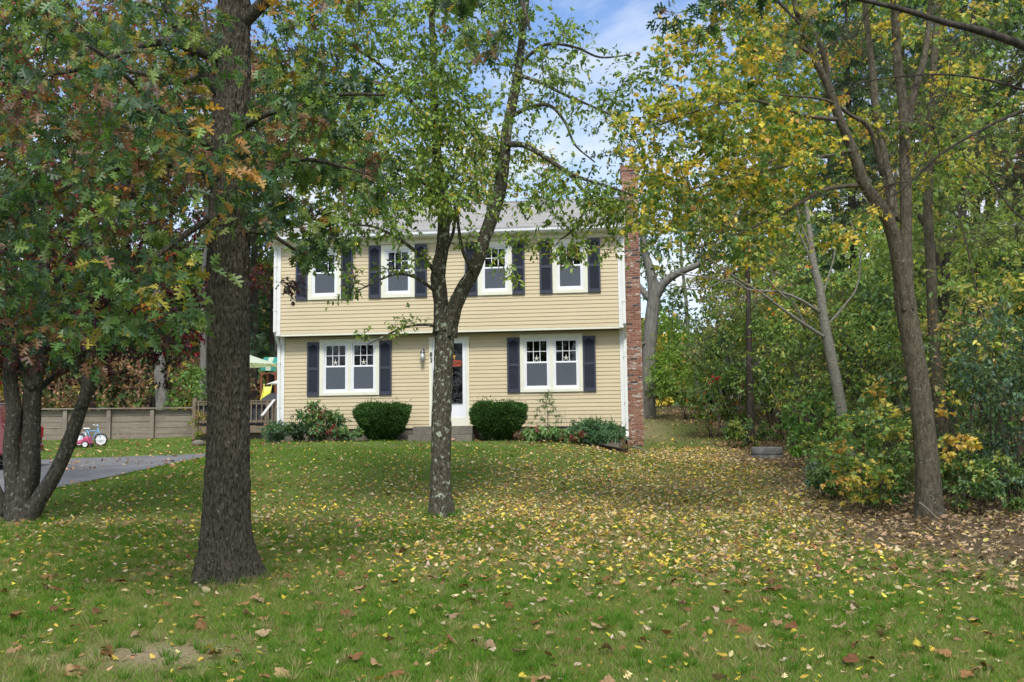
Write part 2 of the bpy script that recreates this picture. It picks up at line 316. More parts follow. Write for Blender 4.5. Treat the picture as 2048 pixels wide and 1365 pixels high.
def ground_mat():
    mm = mat('lawn_and_leaf_litter', (.05, .08, .02), .95, .15); t = mm.node_tree; b = t.nodes['Principled BSDF']
    tc = N(t, 'ShaderNodeTexCoord'); at = N(t, 'ShaderNodeAttribute', attribute_name='col'); se = N(t, 'ShaderNodeSeparateColor'); Lk(t, at.outputs['Color'], se.inputs[0])
    def noise(s, d=6):
        n = N(t, 'ShaderNodeTexNoise', ins={'Scale': s, 'Detail': d, 'Roughness': .65}); Lk(t, tc.outputs['Object'], n.inputs['Vector']); return n.outputs['Fac']
    def mixc(f, A, B):
        mi = N(t, 'ShaderNodeMix', data_type='RGBA'); 
        (Lk(t, f, mi.inputs['Factor']) if not isinstance(f, float) else None)
        for k, v in (('A', A), ('B', B)):
            if isinstance(v, tuple): mi.inputs[k].default_value = (*v, 1)
            else: Lk(t, v, mi.inputs[k])
        return mi.outputs['Result']
    def rng_(s, lo, hi):
        mr = N(t, 'ShaderNodeMapRange', ins={'From Min': lo, 'From Max': hi}); Lk(t, s, mr.inputs['Value']); return mr.outputs[0]
    g = mixc(rng_(noise(35), .35, .65), (.05, .085, .015), (.12, .20, .025)); g = mixc(rng_(noise(.7, 3), .45, .7), g, (.14, .22, .035))
    g = mixc(rng_(noise(9), .5, .66), g, (.17, .135, .08))
    d = mixc(rng_(noise(28), .35, .7), (.22, .17, .09), (.42, .34, .21)); 
    l = mixc(rng_(noise(22), .35, .62), (.06, .045, .028), (.17, .125, .072)); l = mixc(rng_(noise(50), .58, .72), l, (.3, .23, .13))
    c = mixc(se.outputs[1], g, d); c = mixc(se.outputs[0], c, l); c = mixc(se.outputs[2], c, (.04, .028, .02))
    Lk(t, c, b.inputs['Base Color'])
    bu = N(t, 'ShaderNodeBump', ins={'Strength': 1, 'Distance': .03}); Lk(t, noise(30), bu.inputs['Height']); Lk(t, bu.outputs[0], b.inputs['Normal'])
    return mm
o = big('ground', gv, q.ravel(), np.full(len(q), 4), ground_mat(), colr=gc, smooth=True); tag(o, kind='structure')
# driveway sheet: same terrain, cut to its outline
sx = np.linspace(-40, -5.4, 140); rows = 26; dv = []
M['asphalt'] = mat('worn_asphalt', (.18, .18, .182), .9, .25, noise=[(.6, (.11, .11, .112), .42, .62), (120, (.25, .25, .26), .5, .8), (2.2, (.2, .2, .2), .5, .75)], bump=(150, .3))
ds = np.linspace(0, 1, rows)
nearf = lambda x: np.interp(x, [-40, -9.2, -8.8, -8.3, -7.9, -6.4, -5.3], [10, 18.0, 19.9, 21.5, 25.3, 27.6, 28.4])
farf = lambda x: np.interp(x, [-40, -12, -9, -5.3], [26.5, 27.0, 28.2, 28.9])
for x in sx:
    y0 = nearf(x)+.22*(vnoise(x*4.5, 1, 5)-.5); y1 = farf(x)+.25*(vnoise(x*4, 9, 5)-.5)
    yy = y0+(y1-y0)*ds; dv.append(np.stack([np.full(rows, x), yy, zg(x, yy)+.012], -1))
dv = np.array(dv).reshape(-1, 3); i, j = np.meshgrid(np.arange(len(sx)-1), np.arange(rows-1)); a = (i*rows+j).ravel()
q = np.stack([a, a+rows, a+rows+1, a+1], -1)
o = big('driveway', dv, q.ravel(), np.full(len(q), 4), M['asphalt'], smooth=True); tag(o, kind='structure')
# ------------------------------------------------------------------ the house (local: x to its east end, y inward, z up from its base; siding starts at z=.6)
house = empty('clapboard_house', (HO[0], HO[1], HO[2]), -TH, label='two storey cream clapboard house with dark shutters and overhanging upper floor', cat='house')
SB = .6; CW = .1016
def clap(mb, L, z0, z1, openings=(), frame=lambda x, y, z: (x, y, z), clip=None):
    """courses of clapboard between x=0..-L at outward offset; openings=(xa,xb,za,zb)"""
    z = z0
    while z < z1-.01:
        zt = min(z+CW, z1); a, b = (-L, 0) if clip is None else clip(zt)
        if b-a < .05: break
        segs = [(a, b)]
        for (xa, xb, za, zb) in openings:
            if z < zb-.03 and zt > za+.03:
                new = []
                for s, e in segs:
                    if xa <= s and xb >= e: continue
                    if xb <= s or xa >= e: new.append((s, e)); continue
                    if xa > s: new.append((s, xa))
                    if xb < e: new.append((xb, e))
                segs = new
        for s, e in segs:
            v = [frame(s, -.017, z), frame(e, -.017, z), frame(e, -.003, zt), frame(s, -.003, zt), frame(s, .0, z), frame(e, .0, z)]
            mb.add(v, [(0, 1, 2, 3), (4, 5, 1, 0)])
        z = zt
def shell(mb, L, z0, z1, y0, y1, openings):
    """solid wall thickness behind the boards with real openings"""
    xs = sorted({-L, 0}|{o[0] for o in openings}|{o[1] for o in openings}); zs = sorted({z0, z1}|{o[2] for o in openings}|{o[3] for o in openings})
    for xa, xb in zip(xs[:-1], xs[1:]):
        for za, zb in zip(zs[:-1], zs[1:]):
            cx_, cz = (xa+xb)/2, (za+zb)/2
            if any(o[0] < cx_ < o[1] and o[2] < cz < o[3] for o in openings): continue
            mb.box(xa, xb, y0, y1, za, zb)
OV = .35; W = 9.3; D = 7.8
lo_open = [(-8.15, -6.61, SB+.96, SB+2.37), (-2.68, -1.14, SB+.96, SB+2.37), (-5.13, -4.16, SB+.04, SB+2.36)]
up_c = [(-7.975, 3.47), (-5.955, 3.47), (-3.34, 3.46), (-1.355, 3.46)]
up_open = [(c-.40, c+.40, SB+3.52, SB+4.83) for c, _ in up_c]
mb = MB(); clap(mb, W, SB, SB+2.50, lo_open); shell(mb, W-.02, SB-.02, SB+2.5, .001, .12, lo_open)
low = mb.build('lower_wall', M['siding'], house)
mb = MB(); fr = lambda x, y, z: (x, y-OV, z)
clap(mb, W, SB+2.56, SB+5.04, up_open, fr); shell(mb, W-.02, SB+2.56, SB+5.04, -OV+.001, -OV+.12, up_open)
mb.build('upper_wall', M['siding'], house)
RZ0, RZ1, RY0, RYM = SB+5.13, SB+6.86, -.62, 3.9
sl_ = (RZ1-RZ0)/(RYM-RY0)
mb = MB()
def clip_g(zt):
    if zt < RZ0+.12: return (-D, OV)
    h = (RZ1-zt)/sl_; return (-(RYM+h), -(RYM-h))
for sx_ in (0, 1):
    X0 = .0 if sx_ == 0 else -W
    f2 = (lambda x, y, z: (0-y+.001, -x, z)) if sx_ == 0 else (lambda x, y, z: (-W+y-.001, -x, z))
    clap(mb, D, SB, SB+2.5, (), f2, lambda zt: (-D, 0)); clap(mb, D, SB+2.5, RZ1-.05, (), f2, clip_g)
    xa, xb = (-.12, -.002) if sx_ == 0 else (-W+.002, -W+.12)
    mb.box(xa, xb, .13, D, SB-.01, SB+2.5); mb.box(xa, xb, -OV+.13, D, SB+2.5, SB+5.0)
    n0 = [(xa, -OV+.13, SB+5.0), (xa, D, SB+5.0), (xa, RYM, RZ1-.1), (xb, -OV+.13, SB+5.0), (xb, D, SB+5.0), (xb, RYM, RZ1-.1)]
    mb.add(n0, [(0, 1, 2), (3, 5, 4), (0, 3, 4, 1), (1, 4, 5, 2), (2, 5, 3, 0)])
mb.box(-W, 0, D-.001, D+.1, SB, SB+5.0)
mb.build('side_wall', M['siding'], house)
mb = MB(); mb.box(-W+.13, -.13, .4, D-.05, SB-.05, SB-.01); mb.box(-W+.13, -.13, -OV+.15, D-.05, SB+2.5, SB+2.62); mb.box(-W+.13, -.13, -OV+.15, D-.05, SB+4.98, SB+5.02)
mb.box(-4.0, -3.9, .14, D-.05, SB, SB+2.5); mb.box(-W+.13, -.13, 3.5, 3.6, SB, SB+4.9); mb.box(-4.6, -4.5, -.2, 3.5, SB+2.7, SB+4.9)
mb.build('interior_floor', M['dark'], house)
MB().box(-W+.03, -.03, .03, D, -.6, SB-.015).build('foundation', M['concrete'], house)
mb = MB(); mb.box(-W, 0, -OV-.012, .0, SB+2.505, SB+2.56); mb.build('overhang_soffit', M['casing'], house)
# roof
mb = MB(); t_ = .09
for s in (1, -1):
    ye = RYM-s*(RYM-RY0)
    v = [(x, y, z) for x in (-W-.12, .12) for (y, z) in ((ye, RZ0-.0), (RYM, RZ1), (RYM, RZ1+t_), (ye, RZ0+t_))]
    mb.add(v, [(0, 1, 2, 3), (4, 7, 6, 5), (0, 4, 5, 1), (1, 5, 6, 2), (2, 6, 7, 3), (3, 7, 4, 0)])
mb.box(-W-.12, .12, RYM-.09, RYM+.09, RZ1+t_-.02, RZ1+t_+.012)
roof = mb.build('roof', M['shingle'], house)
mb = MB(); mb.box(-W-.10, .10, -OV-.001, -.60, SB+5.04, SB+5.06)
mb.box(-W-.05, .05, -OV-.035, -OV-.02, SB+4.92, SB+5.04)
for x in (-W-.10, .08):
    mb.add([(xx, y, z) for xx in (x, x+.025) for (y, z) in ((RY0+.02, RZ0-.12), (RYM, RZ1-.12), (RYM, RZ1-.004), (RY0+.02, RZ0-.004))], [(0, 1, 2, 3), (4, 7, 6, 5), (0, 4, 5, 1), (1, 5, 6, 2), (2, 6, 7, 3), (3, 7, 4, 0)])
mb.build('eave_trim', M['casing'], house)
mb = MB()
prof = [(-.60, 5.045), (-.68, 5.045), (-.735, 5.09), (-.74, 5.145), (-.715, 5.15), (-.70, 5.10), (-.66, 5.065), (-.615, 5.065), (-.60, 5.14)]
n = len(prof); v = [(x, y, z+SB) for x in (-W-.1, .1) for y, z in prof]
mb.add(v, [(k, k+1, k+1+n, k+n) for k in range(n-1)]+[list(range(n))[::-1], list(range(n, 2*n))])
mb.build('gutter', M['vinyl'], house)
for x in (-W+.02, -.02):
    s = 1 if x > -1 else -1; xx = x+s*.055
    mb = MB(); mb.bar((xx, -.66, SB+5.05), (xx, -OV-.07, SB+4.86), .075, .055); mb.bar((xx, -OV-.06, SB+4.88), (xx, -OV-.06, SB+2.62), .075, .05)
    mb.bar((xx, -OV-.06, SB+2.64), (xx, -.065, SB+2.28), .075, .055); mb.bar((xx, -.065, SB+2.30), (xx, -.065, SB-.2), .075, .05); mb.bar((xx, -.06, SB-.18), (xx+s*.0, -.3, SB-.3), .075, .055)
    for z in (.6, 1.8, 3.2, 4.4): mb.box(xx-.05, xx+.05, -(OV if z > 2.6 else 0)-.095, -(OV if z > 2.6 else 0)-.033, SB+z, SB+z+.025)
    mb.build('downspout', M['trim'], house)
for x in (-W-.012, -.108):
    MB().box(x, x+.12, -.04, .0, SB-.03, SB+2.5).build('corner_board', M['trim'], house)
    MB().box(x, x+.12, -OV-.04, -OV, SB+2.52, SB+4.92).build('corner_board', M['trim'], house)
# chimney
mb = MB(); mb.box(.015, .50, 3.0, 4.7, -.35, SB+7.55); ch = mb.build('chimney', M['brick'], house, bevel=.006)
MB().box(-.02, .535, 2.965, 4.735, SB+7.552, SB+7.70).build('chimney_cap', M['brick'], ch, bevel=.006)
mb = MB(); mb.lathe([(.11, SB+7.70), (.11, SB+7.86), (.09, SB+7.86), (.09, SB+7.70)], 14, (.25, 3.9, 0)); mb.build('flue', M['sign_red'], ch)

def sash(x0, x1, z0, z1, yb, par, flip=0):
    """double hung unit: frame, upper sash with 3x2 grille, lower sash, panes, screen"""
    zm = z0+(z1-z0)*.505; f = .035
    mb = MB(); y = yb
    mb.box(x0, x0+f, y, y+.07, z0, z1); mb.box(x1-f, x1, y, y+.07, z0, z1); mb.box(x0+f, x1-f, y, y+.07, z1-f, z1); mb.box(x0+f, x1-f, y, y+.07, z0, z0+f*1.3)
    mb.build('frame', M['vinyl'], par, bevel=.004)
    a, b, s = x0+f, x1-f, .045
    mb = MB(); y2 = y+.035
    mb.box(a, a+s, y2, y2+.03, zm, z1-f); mb.box(b-s, b, y2, y2+.03, zm, z1-f); mb.box(a+s, b-s, y2, y2+.03, z1-f-s, z1-f); mb.box(a+s, b-s, y2, y2+.03, zm, zm+s)
    us = mb.build('upper_sash', M['vinyl'], par, bevel=.003)
    mb = MB(); gw = .018
    for k in (1, 2): mb.box(a+s+(b-a-2*s)*k/3-gw/2, a+s+(b-a-2*s)*k/3+gw/2, y2+.004, y2+.022, zm+s, z1-f-s)
    zc = (zm+s+z1-f-s)/2; mb.box(a+s, b-s, y2+.006, y2+.020, zc-gw/2, zc+gw/2); mb.build('grille', M['vinyl'], us)
    MB().box(a+s-.002, b-s+.002, y2+.024, y2+.027, zm+s-.002, z1-f-s+.002).build('pane', M['glass'], us)
    mb = MB(); y3 = y+.018; s2 = .04
    mb.box(a, a+s2, y3, y3+.03, z0+f*1.3, zm+.03); mb.box(b-s2, b, y3, y3+.03, z0+f*1.3, zm+.03); mb.box(a+s2, b-s2, y3, y3+.03, z0+f*1.3, z0+f*1.3+s2); mb.box(a+s2, b-s2, y3, y3+.03, zm-.0, zm+.03)
    lsx = mb.build('lower_sash', M['vinyl'], par, bevel=.003)
    MB().box(a+s2-.002, b-s2+.002, y3+.02, y3+.023, z0+f*1.3+s2-.002, zm+.002).build('pane', M['glass'], lsx)
    MB().box(a+s2-.002, b-s2+.002, y3+.006, y3+.008, z0+f*1.3+s2-.002, zm+.002).build('screen', M['screen'], lsx)
def casing(x0, x1, z0, z1, yf, wd, par_name='window', mid=None, head=0):
    mb = MB(); y0, y1 = yf-.045, yf+.10
    mb.box(x0, x0+wd, y0, y1, z0, z1); mb.box(x1-wd, x1, y0, y1, z0, z1); mb.box(x0+wd, x1-wd, y0, y1, z1-wd, z1); mb.box(x0+wd, x1-wd, y0-.008, y1, z0, z0+wd*.85)
    if mid: mb.box(mid-.045, mid+.045, y0+.012, y1, z0+wd*.85, z1-wd)
    return mb.build(par_name, M['casing'], house, bevel=.004)
def shutter(x0, x1, z0, z1, yf):
    mb = MB(); y1 = yf-.02; y0 = y1-.04; s = .045; zm = z0+(z1-z0)*.5
    mb.box(x0, x0+s, y0, y1, z0, z1); mb.box(x1-s, x1, y0, y1, z0, z1); mb.box(x0+s, x1-s, y0+.002, y1, z0, z0+.09); mb.box(x0+s, x1-s, y0+.002, y1, zm-.035, zm+.035)
    # cathedral top rail
    n = 10; pts = [(x0+s, z1), (x0+s, z1-.10)]
    for k in range(n+1):
        t = k/n; pts.append((x0+s+(x1-x0-2*s)*t, z1-.12+.055*math.sin(math.pi*min(max((t-.15)/.7, 0), 1))))
    pts += [(x1-s, z1-.10), (x1-s, z1)]
    mb.prism(pts[::-1], y0+.002, y1)
    mb.box(x0+s, x1-s, y1-.008, y1-.002, z0+.09, z1-.06)
    for za, zb in ((z0+.09, zm-.035), (zm+.035, z1-.075)):
        k = za+.006
        while k < zb-.01:
            mb.add([(x0+s, y0+.006, k), (x1-s, y0+.006, k), (x1-s, y1-.010, k+.022), (x0+s, y1-.010, k+.022), (x0+s, y0+.012, k-.004), (x1-s, y0+.012, k-.004)], [(0, 1, 2, 3), (4, 5, 1, 0)]); k += .0285
    return mb.build('shutter', M['shutter'], house)
for c, v0 in up_c:
    z0, z1 = SB+v0, SB+4.89
    wn = casing(c-.46, c+.46, z0, z1, -OV, .115); sash(c-.345, c+.345, z0+.098, z1-.115, -OV-.025, wn)
    shutter(c-.46-.335, c-.465, z0, z1+.0, -OV); shutter(c+.465, c+.46+.335, z0, z1, -OV)
for c, lab in ((-7.38, 0), (-1.91, 1)):
    z0, z1 = SB+.90, SB+2.43
    wn = casing(c-.83, c+.83, z0, z1, 0, .10, mid=c)
    for s in (-1, 1):
        a, b = (c-.73, c-.045) if s < 0 else (c+.045, c+.73)
        sash(a, b, z0+.085, z1-.10, -.025, wn)
    shutter(c-.83-.34, c-.835, z0, z1-.07, 0); shutter(c+.835, c+.83+.34, z0, z1-.07, 0)
# curtains just inside the panes
def curtain(x0, x1, z0, z1, y):
    n = 24; v = []; 
    for k in range(n+1):
        x = x0+(x1-x0)*k/n; yy = y+.025*math.sin(k*1.7)
        v += [(x, yy, z0), (x, yy, z1)]
    MB().add(v, [(2*k, 2*k+2, 2*k+3, 2*k+1) for k in range(n)], 0, True).build('curtain', M['curtain'], house)
for a in (-8.10, -6.80, -6.82+.0): pass
curtain(-8.09, -7.84, SB+.97, SB+2.36, .16); curtain(-6.82, -6.64, SB+.97, SB+2.36, .17)
curtain(-1.84, -1.62, SB+1.0, SB+2.0, .2); curtain(-1.36, -1.18, SB+1.0, SB+2.0, .19)
for c, _ in up_c: curtain(c-.37, c-.28, SB+3.55, SB+4.8, -OV+.16)
# entrance door
mb = MB(); x0, x1, z0, z1 = -5.19, -4.10, SB+.04, SB+2.42
mb.box(x0, x0+.09, -.045, .1, z0, z1); mb.box(x1-.09, x1, -.045, .1, z0, z1); mb.box(x0+.09, x1-.09, -.045, .1, z1-.09, z1); mb.box(x0+.09, x1-.09, -.05, .1, z0, z0+.22)
dr = mb.build('entrance_door', M['casing'], house, bevel=.004)
a, b, c_, d_ = x0+.095, x1-.095, SB+.262, SB+2.328
mb = MB(); s = .085
mb.box(a, a+s, -.035, -.002, c_, d_); mb.box(b-s, b, -.035, -.002, c_, d_); mb.box(a+s, b-s, -.035, -.002, d_-s, d_); mb.box(a+s, b-s, -.035, -.002, c_, c_+.33)
mb.box(a+s-.004, b-s+.004, -.038, -.036, c_+.345, c_+.36)
MB_ = mb.build('storm_door', M['vinyl'], dr, bevel=.004)
MB().box(a+s-.003, b-s+.003, -.02, -.016, c_+.325, d_-s+.003).build('pane', M['glass'], dr)
mb = MB(); mb.box(a-.005, b+.005, .04, .075, SB+.06, d_+.03)
cx_ = (a+b)/2
for px_ in (-1, 1):
    for (za, zb) in ((1.98, 2.16), (1.28, 1.90), (.45, 1.16)):
        xa, xb = sorted((cx_+px_*.06, cx_+px_*.36)); z_a, z_b = SB+za, SB+zb
        for q in ((xa, xb, z_b-.022, z_b), (xa, xb, z_a, z_a+.022), (xa, xa+.022, z_a+.022, z_b-.022), (xb-.022, xb, z_a+.022, z_b-.022)): mb.box(q[0], q[1], .030, .041, q[2], q[3])
        mb.box(xa+.05, xb-.05, .033, .041, z_a+.05, z_b-.05)
mb.build('panel_door', M['door'], dr, bevel=.003)
mb = MB(); mb.box(a+.02, a+.045, -.052, -.035, SB+1.0, SB+1.2); mb.tube([(a+.033, -.05, SB+1.04), (a+.033, -.085, SB+1.06), (a+.033, -.085, SB+1.15), (a+.033, -.05, SB+1.17)], .008, 6); mb.build('handle', M['black'], dr)
# steps
st = MB(); st.box(-5.38, -3.84, -1.2, -.02, SB-.19, SB+.03); s1 = st.build('front_step', M['concrete'], house, bevel=.015)
st = MB(); st.box(-5.42, -3.80, -1.55, -.06, SB-.42, SB-.192); st.build('front_step', M['concrete'], house, bevel=.015)
# numbers and lantern
def text(s, size, depth, name, m_, parent, loc, rx=math.pi/2, align='CENTER'):
    cu = bpy.data.curves.new(name, 'FONT'); cu.body = s; cu.size = size; cu.extrude = depth; cu.align_x = align; cu.align_y = 'CENTER'
    t = bpy.data.objects.new('tmp', cu); col.objects.link(t); dg = bpy.context.evaluated_depsgraph_get()
    me = bpy.data.meshes.new_from_object(t.evaluated_get(dg)); bpy.data.objects.remove(t)
    o = bpy.data.objects.new(name, me); me.materials.clear(); me.materials.append(m_); col.objects.link(o); o.parent = parent; o.location = loc; o.rotation_euler.x = rx; return o
text('8', .17, .006, 'house_number', M['black'], house, (-5.13, -.055, SB+1.95)); text('3', .17, .006, 'house_number', M['black'], house, (-5.13, -.055, SB+1.80))
mb = MB(); lx, lz = -5.34, SB+1.86
mb.box(lx-.04, lx+.04, -.045, -.02, lz+.06, lz+.24); mb.tube([(lx, -.03, lz+.15), (lx+.0, -.07, lz+.26), (lx, -.12, lz+.31), (lx, -.15, lz+.27), (lx, -.15, lz+.21)], .009, 6)
mb.lathe([(.005, lz+.24), (.03, lz+.20), (.075, lz+.15), (.08, lz+.14), (.0, lz+.14)], 16, (lx, -.15, 0)); mb.lathe([(.0, lz-.10), (.045, lz-.09), (.055, lz-.075), (.05, lz-.065), (0, lz-.065)], 16, (lx, -.15, 0))
for k in range(6):
    a_ = k*math.pi/3; mb.bar((lx+.06*math.cos(a_), -.15+.06*math.sin(a_), lz+.14), (lx+.048*math.cos(a_), -.15+.048*math.sin(a_), lz-.07), .006, .006)
ln = mb.build('wall_lantern', M['metal'], house)
MB().lathe([(.0, lz-.06), (.042, lz-.06), (.055, lz+.135), (0, lz+.138)], 16, (lx, -.15, 0)).build('lamp_glass', M['lamp_glass'], ln)

def hw(x, y, z):       # house local -> world
    return np.array([HO[0]+x*HX[0]+y*HY[0], HO[1]+x*HX[1]+y*HY[1], HO[2]+z])
def star_mesh(R, r, th, m_, name, parent=None, mid=0):
    pts = []
    for k in range(10):
        a_ = math.pi/2+k*math.pi/5; q = R if k % 2 == 0 else r; pts.append((q*math.cos(a_), q*math.sin(a_)))
    v = [(x, 0, z) for x, z in pts]+[(0, -th, 0), (0, th, 0)]
    return MB().add(v, [(k, (k+1) % 10, 10) for k in range(10)]+[((k+1) % 10, k, 11) for k in range(10)]).build(name, m_, parent)
slabs = ['white starfish hung in the pane nearest the house corner with the patio behind', 'white starfish hung in the window pane beside the curtain, on the lantern side', 'white starfish hung in the pane just above the sapling, closer to the door', 'white starfish hung in the pane closest to the brick chimney']
for k, x in enumerate((-7.77, -6.99, -2.30, -1.52)):
    o = star_mesh(.115, .022, .012, M['starfish'], 'starfish_ornament'); o.location = hw(x, -.004, SB+1.79).tolist(); o.rotation_euler = (0, 0, -TH)
    tag(o, slabs[k], 'ornament', 'starfish hung in the ground floor windows')
sg = empty('welcome_sign', hw(-4.56, -.045, SB+1.70), -TH, label='red wooden welcome sign with a yellow star hung on the front door', cat='sign')
n = 12; pts = []
for k in range(28):
    a_ = k*2*math.pi/28; c0, s0 = math.cos(a_), math.sin(a_); pts.append((.27*abs(c0)**.35*(1 if c0 > 0 else -1), .085*abs(s0)**.4*(1 if s0 > 0 else -1)+.006*math.sin(k*2.1)))
MB().prism(pts[::-1], -.012, .004).build('board', M['sign_red'], sg)
text('WELCOME', .115, .003, 'lettering', M['ink'], sg, (0, -.016, .0))
o = star_mesh(.095, .045, .02, M['gold'], 'star', sg); o.location = (.03, -.004, .175); o = star_mesh(.07, .03, .015, M['sign_red'], 'star', sg); o.location = (-.11, -.0, .23)
mb = MB(); mb.bar((-.2, 0, .07), (-.0, 0, .3), .006, .004); mb.bar((.2, 0, .07), (.0, 0, .3), .006, .004); mb.build('cord', M['ink'], sg)
# ------------------------------------------------------------------ leaves, twigs, trees
def tmpl(half, fold=.12, curl=0.0, droop=0.0):
    """half outline (x,y) from stalk to tip on one side -> two ngons meeting at the midrib"""
    half = np.array(half, float); n = len(half)
    r = np.column_stack([half[:, 0], half[:, 1], fold*half[:, 0]+curl*half[:, 0]**2]); l = r*[-1, 1, 1]
    v = np.vstack([r, l[1:-1]]); v[:, 2] -= droop*v[:, 1]**2
    fr_ = list(range(n)); fl = [0]+[n+i for i in range(n-2)]+[n-1]
    return v, [fr_, fl[::-1]]
OAK = tmpl([(0, 0), (.02, .12), (.12, .16), (.25, .17), (.19, .25), (.08, .31), (.08, .37), (.28, .39), (.43, .44), (.38, .50), (.41, .58), (.25, .56), (.08, .54), (.08, .62), (.24, .69), (.36, .80), (.26, .82), (.10, .77), (.08, .85), (.13, .95), (0, 1.05)], .12, .25, .2)
OAK2 = tmpl([(0, 0), (.05, .14), (.17, .26), (.06, .33), (.26, .38), (.40, .5), (.24, .55), (.08, .56), (.25, .72), (.31, .84), (.13, .82), (.05, .88), (0, 1.0)], .12, .5, .35)
MAPLE = tmpl([(0, 0), (.10, .02), (.34, .02), (.28, .18), (.52, .30), (.40, .40), (.46, .55), (.25, .46), (.17, .55), (.20, .76), (.08, .78), (0, 1.0)], .2, .25, .2)
OVATE = tmpl([(0, 0), (.20, .18), (.27, .45), (.17, .78), (0, 1.0)], .22, .3, .25)
BROAD = tmpl([(0, 0), (.30, .2), (.34, .55), (0, 1.0)], .25, 0, .2)
STAR = tmpl([(0, 0), (.35, .1), (.16, .3), (.42, .62), (.12, .5), (0, 1.0)], .2, 0, .2)
NEEDLE = (np.array([(-.09, 0, 0), (.09, 0, 0), (0, 1, -.05), (-.06, .0, 0), (.10, .05, .05), (.42, .85, .1), (-.10, .05, 0), (.06, 0, .02), (-.42, .85, .05)], float), [[0, 1, 2], [3, 4, 5], [6, 7, 8]])
LANCE = tmpl([(0, 0), (.05, .3), (.05, .6), (0, 1.0)], .3, 0, .9)
def unit(a): return a/(np.linalg.norm(a, axis=-1, keepdims=True)+1e-9)
def leafmesh(pos, ax, nm, size, T):
    V, Fc = T; ax = unit(ax); sd = unit(np.cross(ax, nm)); nm = np.cross(sd, ax)
    s = np.asarray(size)[:, None, None]
    W_ = pos[:, None]+s*(V[None, :, 0:1]*sd[:, None]+V[None, :, 1:2]*ax[:, None]+V[None, :, 2:3]*nm[:, None])
    k = len(V); N_ = len(pos); fl = np.array([i for q in Fc for i in q]); ft = np.array([len(q) for q in Fc])
    return W_.reshape(-1, 3), (fl[None]+np.arange(N_)[:, None]*k).ravel(), np.tile(ft, N_), k
def tubes_batch(Pp, Rr, sides=3):
    Nn, k, _ = Pp.shape; t = unit(np.gradient(Pp, axis=1)); ref = np.where(np.abs(t[:, :1, 2:3]).mean(1, keepdims=True) < .8, np.array([0, 0, 1.]), np.array([1., 0, 0]))
    u = unit(np.cross(t, np.broadcast_to(ref, t.shape))); v = np.cross(t, u); a = np.arange(sides)*2*math.pi/sides
    V = Pp[:, :, None]+(u[:, :, None]*np.cos(a)[:, None]+v[:, :, None]*np.sin(a)[:, None])*Rr[:, :, None, None]
    i = np.arange(k-1)[:, None]*sides; j = np.arange(sides)[None]; j2 = (j+1) % sides
    f = np.stack([i+j, i+j2, i+sides+j2, i+sides+j], -1).reshape(-1, 4)
    fl = (f[None]+np.arange(Nn)[:, None, None]*k*sides).reshape(-1)
    return V.reshape(-1, 3), fl, np.full(len(fl)//4, 4)
def spline(pts, m=6):
    p = np.asarray(pts, float); q = np.vstack([2*p[0]-p[1], p, 2*p[-1]-p[-2]]); out = []
    for i in range(1, len(q)-2):
        for t in np.arange(m)/m:
            out.append(.5*((2*q[i])+(-q[i-1]+q[i+1])*t+(2*q[i-1]-5*q[i]+4*q[i+1]-q[i+2])*t*t+(-q[i-1]+3*q[i]-3*q[i+1]+q[i+2])*t**3))
    out.append(p[-1]); return np.array(out)
def limb(px, Y, wd):
    """pixel polyline, depth (scalar or list), width in photo pixels -> (points, radii)"""
    n = len(px); Ys = np.broadcast_to(np.asarray(Y, float), (n,)) if np.ndim(Y) == 0 or len(np.atleast_1d(Y)) == n else np.linspace(Y[0], Y[-1], n)
    ws = np.broadcast_to(np.asarray(wd, float), (n,)) if np.ndim(wd) == 0 or len(np.atleast_1d(wd)) == n else np.linspace(wd[0], wd[-1], n)
    pts = np.array([P(x, y, Yk) for (x, y), Yk in zip(px, Ys)]); r = ws/2*Ys/F
    s = spline(np.column_stack([pts, r])); return s[:, :3], np.maximum(s[:, 3], .002)
def boxes(specs, rs=1):
    """(x0,y0,x1,y1,Y0,Y1,n,radius) in photo pixels and metres of depth -> cluster centres"""
    out = []
    for (x0, y0, x1, y1, Ya, Yb, n, r) in specs:
        for _ in range(n):
            Yd = rng.uniform(Ya, Yb); out.append([*P(rng.uniform(x0, x1), rng.uniform(y0, y1), Yd), r*rng.uniform(.7, 1.3)])
    return np.array(out)
def barkdisp(amp, nth, fz, seed=0, flare=0.0):
    def f(r, a, pts):
        L_ = np.concatenate([[0], np.cumsum(np.linalg.norm(np.diff(pts, axis=0), axis=1))])[:, None]
        th = a[None]/(2*math.pi)*nth
        wv = (vnoise(th*.5+L_*0, L_*fz*.5, seed)-.5)*1.6
        def per(scale, fzz, sd):
            w0 = th*scale+wv; n_ = nth*scale; bl = (a[None]/(2*math.pi))
            return vnoise(w0, L_*fzz, sd)*(1-bl)+vnoise(w0-n_, L_*fzz, sd)*bl
        rd = 1-np.abs(per(1, fz, seed+1)*2-1); rd2 = 1-np.abs(per(2, fz*2, seed+2)*2-1)
        big_ = per(.12, fz*.25, seed+3)-.5
        fl = flare*np.exp(-L_/.28)*(.5+.5*np.cos(a[None]*5+1.3*np.sin(a[None]*2)+.6))
        return r*(1+big_*.10)+fl+amp*(.7*rd**2+.4*rd2-.5)
    return f
def resample(pts, rad, step):
    L_ = np.concatenate([[0], np.cumsum(np.linalg.norm(np.diff(pts, axis=0), axis=1))]); s = np.arange(0, L_[-1], step)
    return np.column_stack([np.interp(s, L_, pts[:, k]) for k in range(3)]), np.interp(s, L_, rad)
GAIN = 1.6
